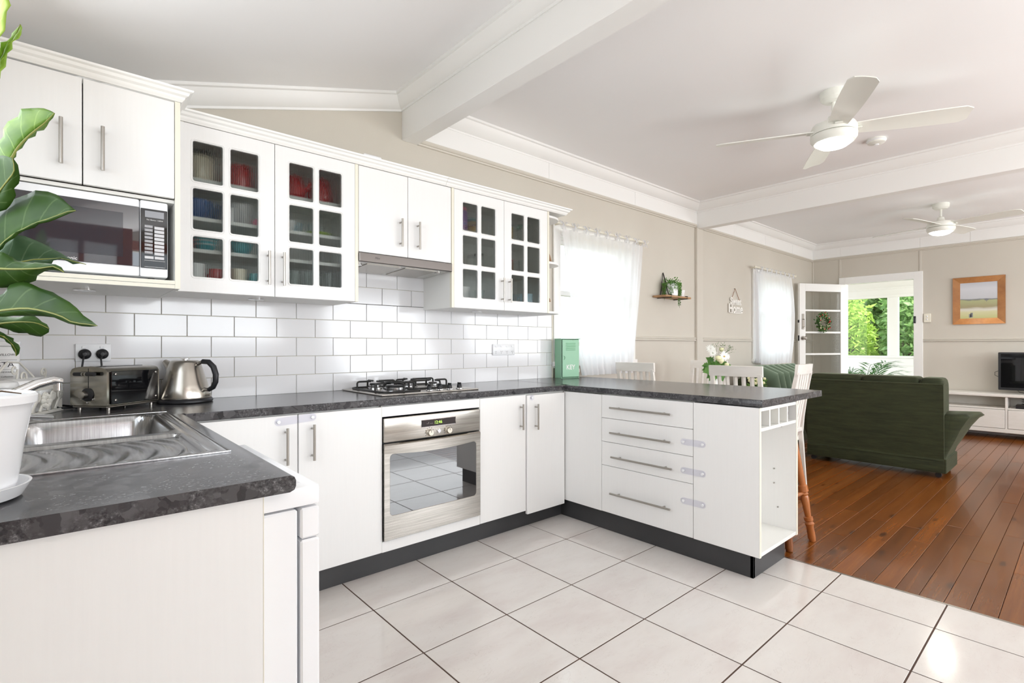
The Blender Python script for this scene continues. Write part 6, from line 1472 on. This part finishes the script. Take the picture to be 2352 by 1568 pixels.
obj('housing', MB().rbox(8.785, 8.825, -.24, .766, .592, 1.060, .006), M_dvd, te); obj('screen', MB().box(8.7838, 8.7848, -.215, .741, .625, 1.040), M_blackg, te)
obj('stand', MB().rbox(8.72, 8.88, .13, .40, .5485, .556, .003).rbox(8.80, 8.825, .22, .31, .556, .62, .003), M_dvd, te)
obj('cable', MB().tube([(8.815, .60, .60), (8.84, .58, .57), (8.86, .50, .5525), (8.87, .40, .5525)], .003, 6), M_dvd, te)
obj('cable', MB().tube([(8.83, .76, .83), (8.84, .80, .81), (8.84, .80, .77), (8.83, .76, .75)], .003, 6), M_dvd, te)
dv = thing('dvd_player', 'black set-top box in the open shelf of the unit', 'dvd player', (8.74, .45, .3805))
obj('case', MB().rbox(-.10, .10, -.15, .15, 0, .045, .003), M_dvd, dv); obj('front_slot', MB().rbox(-.102, -.099, -.10, .05, .02, .026, .0005), M_satin, dv)
rc = tag(obj('coiled_cable', MB().tube([(8.70+.03*math.cos(k*.5), .50+.05*math.sin(k*.5), .432+.002*k) for k in range(34)], .004, 6), M_dvd), 'black coiled cable on the box in the tv unit', 'cable')
# porch palm
pp = thing('porch_palm', 'green palm standing on the porch beyond the doorway', 'plant', (9.85, 2.45, 0))
obj('pot', MB().lathe([(.12, 0), (.16, .28), (.17, .30), (.15, .30), (.14, .26), (0, .25)], (0,0,0), 28), M_cer, pp)
pf = MB(); r_ = random.Random(6)
for k in range(16):
    a = 2*PI*k/16+r_.uniform(-.2, .2); L_ = r_.uniform(.35, .6); H_ = r_.uniform(.45, .85)
    ax = [Vector((math.cos(a)*L_*u, math.sin(a)*L_*u, .25+H_*(1.5*u-.75*u*u))) for u in [i/9 for i in range(10)]]
    pf.tube(ax, .003, 4)
    for i in range(3, 10):
        d_ = (ax[i]-ax[i-1]).normalized(); s_ = d_.cross(Vector((0,0,1))).normalized()
        for q in (-1, 1):
            e_ = ax[i]+(s_*q*.75+d_*.75-Zv*.12)*r_.uniform(.16, .24); m__ = (ax[i]+e_)/2+Zv*.01
            pf.add([ax[i], m__+d_*.012, e_, m__-d_*.012], [(0,1,2,3)])
obj('fronds', pf, M_leafd, pp, 0, merge=False)['kind'] = 'stuff'
# ================================================================== GARDEN
gr_ = struct('ground', MB().box(-20, 40, -20, 30, -.9, -.85), mat('garden_earth', (.14,.11,.06), .9))
def bush(name, label, x_, y_, z0, h, r0, n, m_, seed, ln=.16, wd=.045, trunk=True):
    t = thing(name, label, 'tree', (x_, y_, z0))
    r2 = random.Random(seed); mb = MB()
    for k in range(n):
        th = r2.uniform(0, 2*PI); ph = math.acos(r2.uniform(-1, 1)); q = r2.uniform(.45, 1)**.5
        c = Vector((r0*q*math.sin(ph)*math.cos(th), r0*q*math.sin(ph)*math.sin(th), h*.58+h*.42*q*math.cos(ph)))
        d_ = Vector((r2.uniform(-1, 1), r2.uniform(-1, 1), r2.uniform(-.9, .4))).normalized(); s_ = d_.cross(Vector((r2.uniform(-1, 1), r2.uniform(-1, 1), r2.uniform(-1, 1)))).normalized(); l_ = ln*r2.uniform(.6, 1.3)
        mb.add([c, c+d_*l_*.45+s_*wd, c+d_*l_, c+d_*l_*.45-s_*wd], [(0,1,2,3)])
    obj('crown', mb, m_, t, 0, merge=False)['kind'] = 'stuff'
    if trunk:
        tm = MB()
        for k in range(4): a = k*1.7+seed; tm.tube([(0, 0, 0), (.1*math.cos(a), .1*math.sin(a), h*.35), (r0*.6*math.cos(a), r0*.6*math.sin(a), h*.75)], [.07, .05, .02], 7)
        obj('trunk', tm, M_stemb, t)
    return t
bush('garden_tree', 'bright yellow-green tree seen at the left of the porch window', 13.6, 3.80, -.85, 3.4, .62, 3400, M_leafy, 1, .18, .03)
bush('garden_tree', 'broad-leaved green tree seen through the right porch pane', 13.6, 2.42, -.85, 3.3, .60, 2800, M_leafm, 2, .15, .05)
bush('garden_shrub', 'low leafy shrub at the foot of the wide porch pane', 12.45, 3.22, -.85, 1.75, .38, 1300, M_leafm, 4, .13, .045, False)
bush('garden_shrub', 'low leafy shrub below the narrow porch pane', 12.45, 2.22, -.85, 1.70, .38, 1200, M_leafm, 5, .13, .045, False)
bush('garden_tree', 'second-row tree behind the yellow-green tree', 15.5, 4.70, -.85, 4.0, .80, 4200, M_leafy, 6, .24, .05)
bush('garden_tree', 'second-row darker tree right of the yellow-green tree', 15.5, 2.70, -.85, 4.0, .72, 4000, M_leafm, 7, .22, .06)
bush('garden_tree', 'farthest tall tree standing just in front of the fence', 17.95, 4.15, -.85, 5.0, 1.2, 7000, M_leafm, 8, .28, .08)
fnc = thing('garden_fence', 'weathered timber fence behind the garden trees', 'fence', (19.9, 3, -.85), world=True)
for k in range(30): obj('paling', MB().rbox(19.9, 19.93, -1.5+k*.30, -1.5+k*.30+.285, -.85, 1.0, .004), M_shelfw, fnc)
obj('rail', MB().box(19.93, 19.98, -1.5, 7.5, .5, .6), M_shelfw, fnc)
